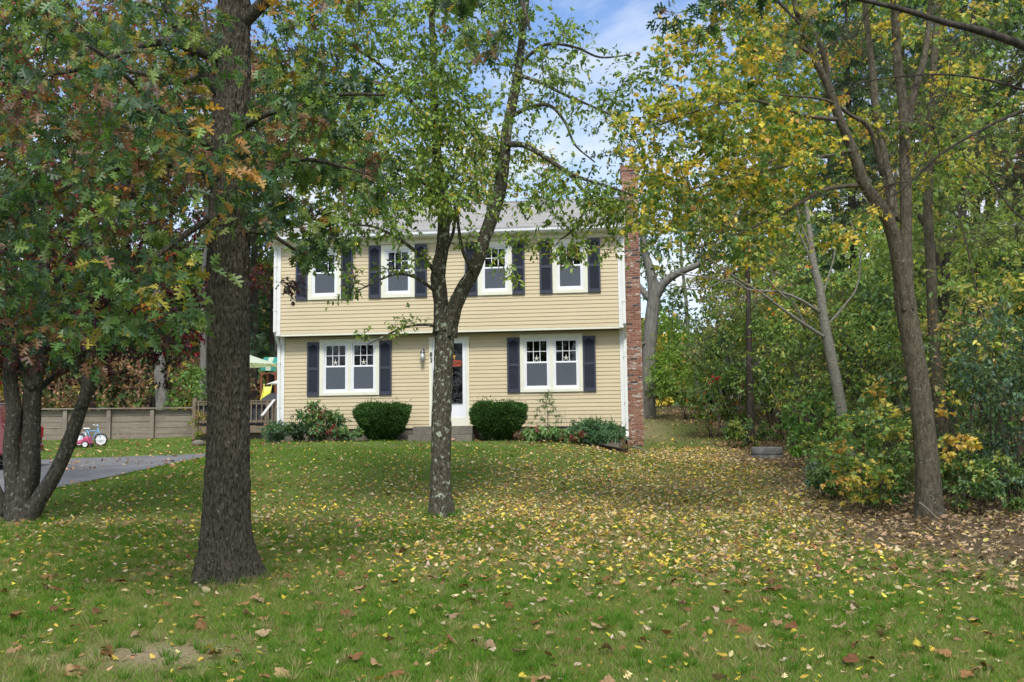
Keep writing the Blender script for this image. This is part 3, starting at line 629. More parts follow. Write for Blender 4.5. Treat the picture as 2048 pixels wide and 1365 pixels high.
def palette(n, cl, pal, clus_bias=.6):
    """pal: list of (rgb, weight); leaves of one cluster tend to share a colour"""
    c = np.array([p[0] for p in pal], float); wt = np.array([p[1] for p in pal], float); wt /= wt.sum()
    nc = int(cl.max())+1 if len(cl) else 1
    ck = rng.choice(len(c), nc, p=wt); k = np.where(rng.random(n) < clus_bias, ck[cl], rng.choice(len(c), n, p=wt))
    col_ = GAIN*c[k]*rng.uniform(.65, 1.35, (n, 1))*rng.uniform(.9, 1.1, (n, 3)); return col_
def plant(name, base, limbs, clusters, T, size, pal, bm, tm=None, twigs=8, per=5, twl=1.0, label=None, cat='tree', group=None, droop=.25, flat=.7, leafm='leaf',
          disp=None, sides=10, upn=1.0, rmax=.03, pen=0.0, bias=.6, part='branch', kind=None, bare=0, parent_parts=('trunk', 'branches', 'crown'), low=0.0, thin=1.7, twr=.004):
    root = empty(name, base, label=label, cat=cat, group=group); b = np.asarray(base, float); tm = tm or bm
    nodes, nr = [], []
    if limbs:
        mb = MB()
        for k, (p, r) in enumerate(limbs):
            if disp is not None and k < disp[1]:
                pp, rr = resample(p, r, disp[2]); mb.tube(pp-b, rr, disp[3], disp=disp[0])
            else: mb.tube(p-b, r, sides if r[0] > .03 else 6)
            nodes.append(p); nr.append(r)
        mb.build(parent_parts[0], bm, root)
        nodes = np.vstack(nodes); nr = np.concatenate(nr)
    else: nodes = b[None]+0; nr = np.array([rmax])
    if clusters is None or not len(clusters): return root
    cl = clusters[np.argsort(((clusters[:, None, :3]-nodes[None, ::3])**2).sum(-1).min(1))]
    BP, BR = [], []
    k = 7; t = np.linspace(0, 1, k)[:, None]
    for c in cl:
        d = np.linalg.norm(nodes-c[:3], axis=1)+pen*np.maximum(0, nodes[:, 2]-c[2]+.0)+low*(nodes[:, 2]-b[2])
        i = int(np.argmin(d)); p0 = nodes[i]; L_ = np.linalg.norm(c[:3]-p0)
        r0 = min(nr[i]*.75, .004+.009*L_, rmax); mid = (p0+c[:3])/2+rng.normal(0, .09*L_, 3)+[0, 0, .12*L_]
        pp = (1-t)**2*p0+2*t*(1-t)*mid+t*t*c[:3]; rr = r0+(max(.0025, r0*.3)-r0)*t[:, 0]
        pp[1:-1] += rng.normal(0, .012*L_, (k-2, 3))
        BP.append(pp); BR.append(rr); nodes = np.vstack([nodes, pp[2:]]); nr = np.concatenate([nr, rr[2:]])
    BP = np.array(BP); BR = np.array(BR); nC = len(cl)
    # twigs
    ci = np.repeat(np.arange(nC), twigs); s_ = rng.uniform(.45, 1, len(ci)); idx = np.minimum((s_*(k-1)).astype(int), k-2); fr_ = (s_*(k-1)-idx)[:, None]
    p0 = BP[ci, idx]*(1-fr_)+BP[ci, idx+1]*fr_
    dirv = unit(rng.normal(0, 1, (len(ci), 3))*[1, 1, flat]); tgt = cl[ci, :3]+dirv*cl[ci, 3:4]*rng.uniform(.5, 1.05, (len(ci), 1))*twl
    mid = (p0+tgt)/2+rng.normal(0, .1, p0.shape)*cl[ci, 3:4]+[0, 0, .05]; tt = np.linspace(0, 1, 4)[None, :, None]
    TP = (1-tt)**2*p0[:, None]+2*tt*(1-tt)*mid[:, None]+tt**2*tgt[:, None]
    tr = np.minimum(BR[ci, idx]*.6, twr)[:, None]*np.array([1, .8, .6, .35])
    v1, l1, t1 = tubes_batch(BP, BR, 5); v2, l2, t2 = tubes_batch(TP, tr, 3)
    big(parent_parts[1], np.vstack([v1, v2])-b, np.concatenate([l1, l2+len(v1)]), np.concatenate([t1, t2]), tm, root, smooth=True)
    if per <= 0: return root
    ok = np.where(rng.random(nC) >= bare)[0]; sel = np.isin(ci, ok); TP2 = TP[sel]; ci2 = ci[sel]
    n = len(TP2)*per; a = np.repeat(np.arange(len(TP2)), per); s_ = rng.uniform(.15, 1, n)**.8
    seg = np.minimum((s_*3).astype(int), 2); fr_ = (s_*3-seg)[:, None]; pos = TP2[a, seg]*(1-fr_)+TP2[a, seg+1]*fr_
    td = unit(TP2[a, seg+1]-TP2[a, seg]); sz = size*rng.uniform(.55, 1.2, n)
    ax = unit(td*.7+rng.normal(0, .55, (n, 3))-[0, 0, droop]); pos = pos+ax*sz[:, None]*.15
    nm = unit(rng.normal(0, .55, (n, 3))+[0, 0, upn])
    kp = rng.random(n) < np.minimum(1, (cl[ci2[a], 3]/np.median(cl[:, 3]))**thin)
    pos, ax, nm, sz, a, n = pos[kp], ax[kp], nm[kp], sz[kp], a[kp], int(kp.sum())
    v, l, tt_, kk = leafmesh(pos, ax, nm, sz, T); cc = palette(n, ci2[a], pal, bias)
    big(parent_parts[2], v-b, l, tt_, M[leafm], root, colr=np.repeat(cc, kk, 0))
    return root
G_D, G_M, G_L, G_Y = (.034, .066, .022), (.062, .11, .028), (.125, .195, .045), (.2, .245, .05)
YEL, ORG, BRN, TAN, RED, PUR = (.40, .33, .07), (.38, .17, .03), (.13, .06, .025), (.26, .16, .08), (.32, .015, .02), (.055, .02, .025)

# -- big oak
L0 = limb([(452, 1168), (452, 1120), (452, 1060), (454, 980), (456, 880), (457, 760), (458, 620), (459, 480), (460, 350), (463, 230), (467, 100), (470, -40), (474, -200), (478, -400)], 10.3,
          [140, 110, 92, 83, 77, 77, 77, 75, 74, 70, 64, 58, 48, 34])
ob = G(452, 10.3)
oakl = [L0,
    limb([(462, 215), (415, 155), (370, 90), (330, 10), (280, -90)], [10.3, 9.6], [26, 10]), limb([(455, 120), (400, 105), (340, 85), (270, 95), (190, 130), (90, 150), (-60, 160)], [10.3, 8.6], [22, 6]),
    limb([(440, 145), (400, 155), (350, 165), (310, 150), (250, 140), (180, 100)], [10.3, 11.5], [16, 6]),
    limb([(450, 320), (400, 280), (330, 230), (260, 160), (190, 100), (100, 60)], [10.2, 8.4], [18, 6]), limb([(455, 360), (380, 335), (290, 330), (190, 350), (90, 400), (-30, 470)], [10.2, 8.8], [18, 6]),
    limb([(450, 420), (400, 450), (330, 500), (250, 560), (160, 600), (60, 620)], [10.2, 8.9], [15, 5]), limb([(480, 260), (530, 230), (600, 210), (680, 190), (770, 190)], [10.2, 9.6], [16, 5]),
    limb([(480, 380), (530, 350), (600, 320), (670, 330), (740, 350)], [10.2, 9.4], [14, 4]), limb([(478, 460), (540, 470), (590, 500), (650, 530)], [10.2, 10.4], [12, 4]),
    limb([(472, 60), (560, -20), (700, -100), (860, -110), (980, -60), (1040, 0), (1060, 60)], [10.3, 9.0], [30, 5]), limb([(860, -110), (1050, -150), (1250, -140), (1430, -80), (1540, -10), (1600, 50)], [9.3, 9.0], [18, 5]),
    limb([(475, -60), (420, -160), (330, -240), (200, -280)], [10.3, 9], [24, 8]), limb([(475, -20), (560, -70), (640, -60), (740, 0)], [10.3, 9.6], [16, 5])]
oc = boxes([(-120, -60, 430, 200, 7.6, 12, 62, .5), (-120, 200, 430, 420, 7.6, 11.5, 60, .48), (-120, 400, 400, 600, 7.6, 11.5, 44, .44), (60, 600, 400, 690, 7.8, 10, 10, .26), (100, 690, 260, 740, 8.6, 9.4, 2, .18),
    (-80, 560, 130, 680, 8, 10.5, 8, .3), (490, -60, 760, 130, 8.5, 11.5, 15, .36), (490, 130, 780, 330, 8.5, 11, 17, .32), (500, 330, 760, 480, 8.8, 10.6, 17, .28), (505, 160, 700, 340, 8.8, 10.6, 8, .3), (540, 480, 690, 530, 9, 10.4, 4, .22),
    (425, 290, 560, 460, 8.6, 9.5, 6, .2), (850, -80, 1080, 60, 8.4, 9.8, 9, .26), (930, 60, 1050, 110, 8.6, 9.3, 3, .2), (1320, -80, 1620, 30, 8.4, 9.6, 8, .22), (1540, 20, 1640, 110, 8.6, 9.2, 3, .2), (1340, 60, 1420, 120, 9, 9.4, 1, .15)])
plant('oak_tree', ob, oakl, oc, OAK, .128, [((.034, .066, .03), 30), ((.06, .11, .03), 34), ((.12, .17, .04), 18), ((.22, .19, .03), 5), ((.16, .13, .03), 4), ((.12, .06, .03), 8), ((.24, .13, .03), 2), ((.2, .12, .07), 2)], M['oak_bark'], M['twig'], twigs=7, per=5, droop=.55, flat=.6,
      disp=(barkdisp(.036, 38, 8.0, 1, .09), 1, .014, 260), label='thick oak with deeply furrowed trunk and low leafy limbs, thickest trunk on the front lawn', upn=.7, rmax=.022, bias=.55, thin=.5)

# -- lichen spotted tree forked in front of the door
mbase = G(883, 16)
ml = [limb([(882, 1048), (882, 1015), (881, 970), (882, 900), (884, 800), (888, 700), (890, 648)], 16, [62, 47, 41, 39, 38, 38, 40]),
    limb([(884, 665), (882, 610), (876, 550), (884, 500), (888, 450), (884, 400), (878, 340), (872, 280), (868, 200), (866, 100), (862, 0), (858, -120)], [16, 16.2], [32, 28, 30, 25, 24, 23, 19, 17, 14, 12, 10, 8]),
    limb([(893, 672), (905, 625), (925, 580), (948, 540), (968, 480), (985, 430), (1000, 380), (1008, 320), (1014, 260), (1026, 200), (1036, 140), (1046, 60), (1056, -40), (1060, -150)], [16, 15.6], [30, 30, 27, 27, 26, 26, 25, 23, 20, 19, 16, 13, 11, 8]),
    limb([(1012, 288), (1050, 292), (1095, 318), (1140, 348), (1180, 362), (1225, 376), (1290, 400)], [15.7, 14.6], [13, 4]), limb([(1140, 348), (1158, 372), (1175, 395), (1165, 430), (1140, 465), (1120, 480)], [15.2, 14.9], [8, 3]),
    limb([(1018, 235), (1060, 215), (1100, 212), (1130, 245), (1150, 290), (1190, 325)], [15.7, 15], [10, 3]), limb([(1034, 150), (1080, 165), (1130, 190), (1200, 220), (1260, 250)], [15.6, 14.8], [9, 3]),
    limb([(1036, 130), (1090, 90), (1150, 95), (1200, 115), (1260, 110)], [15.7, 15.2], [8, 3]),
    limb([(880, 560), (850, 520), (800, 480), (750, 455), (700, 450)], [16, 15], [10, 3]), limb([(878, 590), (840, 560), (800, 548), (760, 560), (700, 590)], [16, 15], [8, 3]),
    limb([(882, 655), (850, 650), (810, 655), (770, 672), (735, 690)], [16, 15.2], [7, 2.5]), limb([(880, 400), (840, 360), (780, 330), (700, 280), (640, 260)], [16, 15], [10, 3]),
    limb([(872, 260), (820, 200), (760, 130), (700, 90), (620, 20)], [16, 15], [10, 3]), limb([(884, 520), (905, 470), (915, 420), (945, 380), (950, 330)], [16.1, 16.3], [8, 3]), limb([(946, 545), (925, 500), (915, 440), (905, 380), (912, 300)], [15.8, 15.5], [9, 3])]
mc = boxes([(680, 370, 860, 450, 14.5, 16.8, 8, .4), (1000, 370, 1240, 440, 14.4, 15.8, 9, .38), (560, -80, 860, 150, 14, 17.5, 46, .66), (580, 150, 870, 330, 14, 17.5, 48, .6), (620, 330, 870, 470, 14.2, 17, 30, .5), (600, 470, 720, 590, 14.4, 15.8, 9, .3), (715, 640, 830, 680, 14.9, 15.5, 4, .22), (860, -80, 1060, 120, 14.4, 17, 26, .62),
    (860, 120, 1060, 330, 14.4, 17, 32, .58), (860, 330, 1000, 440, 14.6, 16.6, 15, .42), (1060, 60, 1250, 260, 14.2, 16.4, 12, .45), (1040, 330, 1250, 460, 14.2, 15.6, 14, .45), (1050, 470, 1230, 520, 14.4, 15.2, 10, .3), (920, 455, 1040, 520, 14.6, 15.5, 5, .24), (720, 480, 860, 560, 14.8, 15.8, 5, .24), (1130, 180, 1260, 330, 14, 15, 5, .26), (960, 540, 1030, 590, 14.8, 15.2, 2, .18)])
plant('cherry_tree', mbase, ml, mc, OVATE, .08, [((.085, .135, .045), 30), ((.13, .20, .045), 34), ((.19, .26, .05), 20), (G_Y, 9), (YEL, 5), (TAN, .6)], M['cherry_bark'], M['twig'], twigs=14, per=11, droop=.35,
      disp=(barkdisp(.016, 14, 6, 5, .06), 3, .022, 90), label='lichen spotted tree whose trunk forks in two in front of the entrance door', rmax=.016, bias=.3, pen=.3)

# -- japanese maple by the driveway
jb = G(45, 16)
jl = [limb([(40, 1050), (42, 1000), (58, 930), (62, 850), (66, 780), (78, 700), (85, 600), (90, 480), (95, 330)], [16, 16.2], [52, 46, 38, 36, 34, 30, 26, 20, 10]),
    limb([(30, 1040), (28, 980), (22, 900), (28, 820), (20, 740), (40, 640), (20, 500)], [16, 15.8], [40, 34, 30, 28, 26, 22, 10]), limb([(55, 1045), (78, 1000), (112, 945), (140, 880), (165, 810), (195, 730), (225, 640), (260, 540)], [16, 15.6], [34, 32, 28, 27, 24, 22, 16, 8]),
    limb([(60, 1000), (70, 940), (68, 890), (55, 850), (60, 800), (100, 760), (160, 720)], [16.2, 16.8], [26, 22, 18, 16, 14, 12, 8]), limb([(160, 820), (170, 760), (160, 700), (175, 620), (220, 520)], [15.7, 16.4], [16, 7]),
    limb([(10, 1030), (-10, 980), (-40, 930), (-100, 860), (-150, 760)], [16, 15.8], [28, 12]), limb([(90, 600), (150, 500), (230, 400), (300, 300)], [16.2, 16.6], [18, 6]), limb([(225, 640), (310, 600), (400, 570), (500, 560)], [15.8, 16.6], [14, 5]), limb([(66, 780), (30, 720), (-20, 650)], [16, 16], [18, 8])]
jc = boxes([(-140, 520, 300, 700, 14, 18, 44, .45), (-140, 300, 300, 520, 14.5, 18.5, 40, .5), (-140, 40, 240, 300, 15, 18.5, 34, .5), (250, 560, 420, 690, 14.6, 17.5, 16, .4), (180, 700, 270, 790, 15, 16.4, 7, .32), (-100, 690, 60, 770, 15, 17, 8, .36), (200, 300, 420, 560, 15, 18, 26, .45), (480, 540, 590, 590, 15.6, 16.8, 6, .3), (60, 690, 200, 740, 15.2, 16.4, 5, .3)])
jc = np.vstack([jc, boxes([(-60, 560, 420, 740, 14.6, 17, 46, .44), (-120, 330, 300, 560, 14.6, 17, 18, .5), (250, 640, 330, 780, 15, 16.5, 4, .28)])])
plant('japanese_maple', jb, jl, jc, STAR, .085, [((.042, .016, .022), 34), ((.032, .026, .018), 26), ((.025, .04, .014), 18), ((.07, .02, .022), 12), ((.22, .012, .018), 4), (ORG, 1)], M['jm_bark'], M['jm_bark'], twigs=14, per=11, droop=.3,
      disp=(barkdisp(.01, 10, 5, 8), 4, .03, 48), label='multi-stemmed japanese maple with dark purple leaves beside the driveway', rmax=.016, bias=.6)

# -- yellowing maple at the wood's edge
yb = G(1858, 15)
yl = [limb([(1860, 1045), (1858, 1000), (1852, 900), (1842, 800), (1830, 720), (1818, 650), (1806, 580)], 15, [60, 52, 45, 41, 40, 40, 40]),
    limb([(1812, 620), (1800, 540), (1786, 470), (1765, 420), (1730, 370), (1705, 300), (1680, 240), (1655, 170), (1625, 110), (1600, 50), (1580, -40)], [15, 14], [34, 30, 27, 26, 23, 20, 18, 16, 13, 11, 8]),
    limb([(1822, 680), (1816, 600), (1812, 520), (1812, 420), (1810, 330), (1808, 230), (1795, 120), (1790, 0), (1784, -120)], [15.1, 15.4], [30, 26, 25, 23, 21, 20, 18, 16, 10]),
    limb([(1786, 440), (1780, 370), (1765, 300), (1752, 220), (1745, 140), (1735, 60), (1725, -40)], [14.9, 15.6], [20, 19, 17, 16, 14, 12, 9]), limb([(1811, 260), (1830, 180), (1850, 110), (1860, 20), (1866, -80)], [15.3, 15.6], [16, 15, 13, 10, 8]),
    limb([(1655, 170), (1650, 120), (1630, 70), (1590, 20)], [14.3, 14], [14, 6]), limb([(1765, 350), (1740, 260), (1700, 230), (1650, 200), (1560, 190)], [15, 14], [12, 4]), limb([(1730, 370), (1650, 380), (1560, 430), (1450, 480)], [14.7, 13.4], [10, 4]),
    limb([(1680, 240), (1600, 230), (1500, 200), (1400, 220), (1320, 250)], [14.4, 13.2], [10, 3]), limb([(1705, 300), (1620, 320), (1500, 350), (1380, 380)], [14.5, 13], [10, 3]),
    limb([(1625, 110), (1560, 70), (1450, 60), (1360, 90)], [14.2, 13.2], [9, 3])]
yc = boxes([(1290, 60, 1580, 250, 12.5, 16, 36, .52), (1540, 40, 1720, 260, 14.6, 16.5, 16, .45), (1300, 230, 1640, 380, 12.5, 15.5, 38, .52), (1600, 260, 1740, 400, 15, 16.5, 9, .4), (1270, 360, 1600, 470, 12.6, 15.5, 27, .48), (1300, 460, 1560, 530, 13, 15, 12, .3), (1420, -120, 1900, 80, 14, 17, 30, .5), (1660, 60, 1960, 300, 15.2, 17.5, 22, .45), (1650, 300, 1950, 430, 15.4, 17.5, 10, .36), (1640, 430, 1760, 520, 13.6, 15, 6, .3), (1230, 240, 1300, 330, 13, 14, 3, .25)])
plant('maple_tree', yb, yl, yc, MAPLE, .082, [((.075, .135, .035), 30), ((.12, .19, .045), 28), ((.27, .28, .05), 22), ((.44, .34, .05), 30), ((.40, .23, .07), 6)], M['maple_bark'], M['twig'], twigs=12, per=9, droop=.3,
      disp=(barkdisp(.005, 6, 3, 12, .05), 5, .03, 64), label='tall maple with smooth brown trunk and yellow and green leaves beside the woods', rmax=.018, bias=.45, flat=.5, pen=.2)

def fork(name, x, Y, px, wd, cl, label, bm, T, size, pal, group=None, twigs=8, per=5, Ye=None, extra=(), **k):
    b = G(x, Y); ls = [limb(px, [Y, Ye or Y], wd)]+[limb(*e) for e in extra]
    ls[0][0][0] = b-[0, 0, .15]
    return plant(name, b, ls, boxes(cl) if cl else None, T, size, pal, bm, M['twig'], twigs=twigs, per=per, label=label, group=group, **k)
# second trunk just behind the maple, rough dark trunk, pale young tree
fork('maple_tree', 1896, 18, [(1896, 1000), (1886, 880), (1874, 760), (1866, 640), (1862, 540), (1856, 430), (1858, 300), (1866, 150), (1876, 0), (1880, -150)], [27, 12],
     [(1700, 0, 2060, 260, 16.5, 20, 22, .5), (1750, 250, 2060, 420, 17, 20, 8, .4)], 'slim grey-brown maple standing right behind the big yellowing maple', M['maple_bark'], MAPLE, .115, [(G_M, 4), (G_L, 4), (YEL, 3), (BRN, 1)], twigs=8, per=6)
fork('oak_tree', 1895, 22, [(1895, 900), (1894, 800), (1890, 700), (1888, 620), (1886, 570), (1900, 500), (1925, 430), (1940, 300), (1945, 100), (1950, -100)], [30, 25, 24, 23, 23, 17, 15, 13, 10, 7],
     [(1750, -100, 2150, 200, 20, 25, 28, .6), (1900, 200, 2200, 350, 20, 24, 9, .5)], 'dark rough-barked tree forking low, deeper in the woods behind the two maples', M['dark_bark'], OAK2, .16, [(G_D, 5), (G_M, 4), (YEL, 1)], twigs=8, per=5,
     extra=[([(1888, 590), (1872, 520), (1850, 450), (1800, 380)], [22, 22], [20, 8])])
fork('ash_tree', 1700, 20.5, [(1700, 925), (1690, 860), (1676, 780), (1660, 700), (1648, 640), (1640, 580), (1628, 530), (1620, 470), (1612, 400)], [26, 23, 21, 20, 18, 16, 14, 10, 6],
     [(1330, 500, 1560, 660, 19, 20.5, 18, .4), (1520, 420, 1740, 600, 19, 21, 14, .4)], 'slender pale-barked young tree with mostly bare upswept branches beside the shrubs', M['pale_bark'], MAPLE, .1, [(YEL, 4), (ORG, 3), (G_Y, 1)], twigs=9, per=1,
     extra=[([(1648, 675), (1610, 650), (1560, 615), (1520, 585), (1470, 555), (1420, 520), (1370, 500)], [20.4, 19], [8, 7, 6, 4.5, 4, 3, 2]), ([(1640, 625), (1600, 600), (1560, 585), (1500, 580), (1440, 560), (1340, 545)], [20.4, 19.4], [7, 2]), ([(1622, 500), (1600, 440), (1590, 390)], [20.5, 20.3], [5, 1.5]), ([(1610, 652), (1590, 610), (1550, 560), (1535, 500)], [20.3, 20], [4.5, 1.5]),
            ([(1655, 650), (1690, 610), (1715, 570), (1720, 500), (1700, 440)], [20.5, 20.8], [5, 2]), ([(1575, 600), (1545, 570), (1520, 530), (1505, 480)], [20, 19.6], [5, 2]), ([(1632, 560), (1622, 520), (1600, 470), (1580, 430)], [20.5, 20.3], [6, 2]), ([(1640, 600), (1655, 560), (1670, 500), (1665, 430)], [20.5, 20.6], [5, 2]),
            ([(1500, 583), (1460, 560), (1400, 580), (1340, 570)], [19.5, 19], [4, 2])], bare=.72)
# grey trees behind the house corner
fork('oak_tree', 1296, 38, [(1296, 850), (1295, 800), (1297, 720), (1303, 640), (1308, 590), (1300, 540), (1286, 490), (1290, 430), (1300, 380)], [38, 32, 29, 28, 26, 18, 14, 10, 5],
     [(1210, 90, 1420, 300, 36, 41, 22, .9), (1220, 300, 1420, 520, 36, 41, 22, .85), (1240, 500, 1340, 600, 37, 40, 6, .7), (1160, 200, 1260, 340, 37, 41, 6, .8)], 'stout grey tree with a spreading crown just behind the brick chimney', M['grey_bark'], OVATE, .19, [((.035, .06, .025), 5), ((.07, .11, .03), 4), (G_L, 3), (YEL, 1)], twigs=9, per=8,
     extra=[([(1308, 600), (1330, 565), (1360, 545), (1395, 530), (1430, 500)], [38, 37], [20, 17, 14, 11, 6]), ([(1300, 600), (1270, 560), (1250, 500), (1240, 420)], [38, 39], [14, 6]), ([(1305, 680), (1280, 690), (1255, 700)], [38, 37.5], [6, 3])])
# -- dead pine limbs reaching in from a trunk beyond the frame
pb = G(2420, 10.5)
plant('pine_tree', pb, [(spline([pb-[0, 0, .1], pb+[.05, 0, 3], pb+[.1, 0, 6.5], pb+[.1, .1, 10]]), np.linspace(.17, .07, 19)),
    limb([(2430, 200), (2300, 190), (2180, 150), (2048, 92), (1960, 62), (1890, 45), (1800, 18), (1700, -5), (1600, -30)], [10.5, 9.8], [22, 21, 20, 18, 16, 13, 11, 8, 6]),
    limb([(2430, 90), (2250, 160), (2048, 222), (1960, 262), (1880, 310), (1820, 365), (1780, 395), (1700, 440)], [10.5, 10.2], [10, 2]), limb([(2430, 480), (2200, 500), (2048, 440), (1980, 360), (1930, 320)], [10.5, 11], [7, 2]), limb([(2430, 300), (2250, 260), (2048, 180), (1900, 150), (1750, 160), (1640, 190)], [10.5, 11], [7, 2])],
    boxes([(1640, 60, 2050, 200, 10, 11.5, 18, .5), (1700, 230, 2100, 480, 10, 12, 26, .55), (1850, 0, 2100, 620, 10.5, 12.5, 20, .6), (1540, 30, 1760, 110, 9.9, 10.8, 7, .4)]), OVATE, .05, [(TAN, 1), (BRN, 1)], M['dark_bark'], M['twig'], twigs=26, per=0, twl=1.5, twr=.0075, flat=.6,
    label='dead grey pine whose long bare limbs reach across the top corner of the view', rmax=.014)
# ------------------------------------------------------------------ woods behind
HG = 'trees standing behind the house'
def wild(name, x, Y, h, cr, cb, n, T, size, pal, bm, lean=0, twigs=8, per=6, wd=None, label=None, group=None, fr=.75, **k):
    """freestanding wood tree: px x, depth, height, crown radius, crown base height fraction"""
    h = h*(1.12 if group == HG else 1.28); b = G(x, Y); r0 = wd or h*.010+.03; n = int(n*1.25); twigs = int(twigs*1.4); per = int(per*1.35+.5); size = size*1.12
    pts = [b-[0, 0, .2]]; q = b.copy(); dx = rng.normal(0, .02, 2)+[lean, 0]
    for s in range(6):
        q = q+np.array([dx[0]*h/6+rng.normal(0, .1), dx[1]*h/6+rng.normal(0, .1), h*.93/6]); pts.append(q.copy())
    p = spline(pts, 4); r = np.linspace(r0, r0*.18, len(p)); r[0] *= 1.4
    ls = [(p, r)]
    c = []; zc = h*(cb+1)/2; hz = h*(1-cb)/2
    for _ in range(n):
        u = unit(rng.normal(0, 1, 3)); s = rng.uniform(.25, 1)**.5; zz = zc+u[2]*hz*s
        ctr = p[np.argmin(np.abs(p[:, 2]-b[2]-zz))]; c.append([ctr[0]+u[0]*cr*s, ctr[1]+u[1]*cr*s, b[2]+zz, cr*.36*rng.uniform(.7, 1.3)])
    return plant(name, b, ls, np.array(c), T, size, pal, bm, M['twig'], twigs=twigs, per=per, label=label, group=group, sides=8, flat=fr, low=0, pen=.5, rmax=.06, **k)
def pine(x, Y, h, label, group=None, cb=.15, cr=2.3, n=60, pal=None):
    b = G(x, Y); p = spline([b-[0, 0, .2], b+[0, 0, h*.5], b+[.1, 0, h]], 8); c = []
    for _ in range(n):
        t = rng.random(); z = h*(cb+(1-cb)*t); a = rng.uniform(0, 2*math.pi); rr = cr*(1-t*.75)*rng.uniform(.35, 1); c.append([b[0]+rr*math.cos(a), b[1]+rr*math.sin(a), b[2]+z-.12*rr, .75*rng.uniform(.7, 1.2)])
    return plant('pine_tree', b, [(p, np.linspace(h*.013+.03, .03, len(p)))], np.array(c), NEEDLE, .34, pal or [((.05, .085, .05), 4), ((.07, .11, .06), 3), ((.1, .14, .07), 1.5)], M['dark_bark'], M['twig'], twigs=11, per=12, label=label, group=group, flat=.25, droop=.15, sides=8, leafm='leaf_matte', bias=.3)
def bush(name, x, Y, w_, h, n, T, size, pal, label, group=None, twigs=9, per=7, depth=None, stems=6, cat='shrub', sm=None, cr=None, bot=.15, **k):
    b = G(x, Y); c = []
    for _ in range(n):
        u = unit(rng.normal(0, 1, 3)); s = rng.uniform(.3, 1)**.5; zz = h*(bot+(1-bot)*(.5+u[2]*.5*s))
        c.append([b[0]+u[0]*w_/2*s, b[1]+u[1]*(depth or w_)/2*s, b[2]+zz, (cr or min(w_, h)*.2)*rng.uniform(.7, 1.25)])
    c = np.array(c); ls = []
    for _ in range(stems):
        a = rng.uniform(0, 2*math.pi); e = c[rng.integers(len(c)), :3]; s0 = b+[math.cos(a)*.08*w_, math.sin(a)*.08*w_, -.03]
        ls.append((spline([s0, (s0+e)/2+[0, 0, .1*h], e], 4), np.linspace(.004+.0035*h, .003, 9)))
    return plant(name, b, ls, c, T, size, pal, sm or M['twig'], sm or M['twig'], twigs=twigs, per=per, label=label, cat=cat, group=group, sides=6, parent_parts=('stems', 'branches', 'foliage'), rmax=.012, **k)
PG = [(G_M, 5), (G_L, 5), ((.16, .22, .04), 3), (YEL, 1)]
PDG = [((.05, .09, .04), 4), ((.08, .13, .05), 5), ((.12, .18, .06), 2)]
PYG = [(G_L, 4), (G_Y, 4), (YEL, 3), (TAN, .5)]
PRB = [((.14, .085, .055), 4), ((.2, .11, .07), 3), (TAN, 2), ((.25, .2, .07), 1), ((.08, .1, .04), 3)]
# shrubs along the right hand wood edge
bush('sapling', 1742, 15.7, 1.55, 2.1, 38, MAPLE, .085, [((.08, .14, .04), 5), ((.13, .2, .05), 4), ((.36, .31, .07), 3), ((.4, .26, .07), 1)], 'clump of maple saplings with green and yellow leaves against the foot of the big maple', per=7, bot=.05, cat='sapling', upn=1.2, flat=.5)
bush('sapling', 1915, 15.6, .7, 1.9, 10, MAPLE, .095, [((.42, .33, .07), 5), ((.42, .27, .08), 3), (G_L, 1)], 'thin sapling with bright orange-yellow leaves on the wood side of the big maple', cat='sapling', twigs=6, per=5, bot=.25, stems=3)
bush('shrub', 1655, 18, .9, .75, 12, OVATE, .07, [((.09, .14, .09), 4), ((.13, .18, .12), 2), (G_M, 1)], 'low blue-green shrub at the edge of the leaf strewn lawn')
bush('shrub', 1632, 21.5, 1.6, 1.9, 26, BROAD, .10, [((.06, .13, .03), 5), (G_L, 2), (G_M, 2)], 'broad-leaved green shrub crowding around the foot of the pale young tree')
bush('shrub', 1606, 23.9, .8, .9, 10, BROAD, .12, [((.10, .2, .03), 5), (G_L, 2)], 'light green leafy clump just beside the concrete ring')
bush('shrub', 2045, 16, 2.1, 3.3, 70, OVATE, .085, [((.05, .095, .06), 5), ((.075, .13, .075), 4), ((.11, .17, .07), 2)], 'tall dark blue-green shrub filling the wood beyond the maple trunks', stems=9, bot=.02)
bush('shrub', 2000, 18, 3.6, 3.3, 50, OVATE, .10, PDG, 'tangled dark green shrub deep behind the tall blue-green one', stems=8)
bush('shrub', 1790, 21, 3.2, 3.6, 56, OVATE, .11, [(G_M, 4), (G_L, 4), (G_Y, 1), (YEL, .7)], 'large green bush between the pale young tree and the big maple', stems=8)
bush('shrub', 1650, 25, 3.4, 4.6, 64, OVATE, .12, [(G_M, 3), (G_L, 6), (G_Y, 2), (YEL, 1)], 'tall green bush rising behind the pale young tree', stems=8)
bush('shrub', 1505, 31, 2.0, 1.8, 16, OVATE, .12, [((.1, .07, .04), 3), (G_M, 3), (ORG, .6)], 'scruffy half bare bush behind the stone ring', per=4)
bush('shrub', 1430, 31.5, 2.0, 2.2, 26, OVATE, .11, [(G_L, 5), ((.07, .12, .04), 4), (RED, .3), (ORG, .5)], 'rounded green bush with a few red leaves where the lawn narrows')
bush('shrub', 1375, 37, 3.2, 3.0, 36, OVATE, .14, [((.15, .24, .04), 5), (G_L, 4)], 'bright light green shrub by the bare patch of the side lawn')
bush('shrub', 1480, 36, 3.8, 4.6, 60, OVATE, .14, [((.07, .12, .045), 5), (G_L, 4), (G_Y, 1)], 'wide dense green thicket behind the rounded green bush')
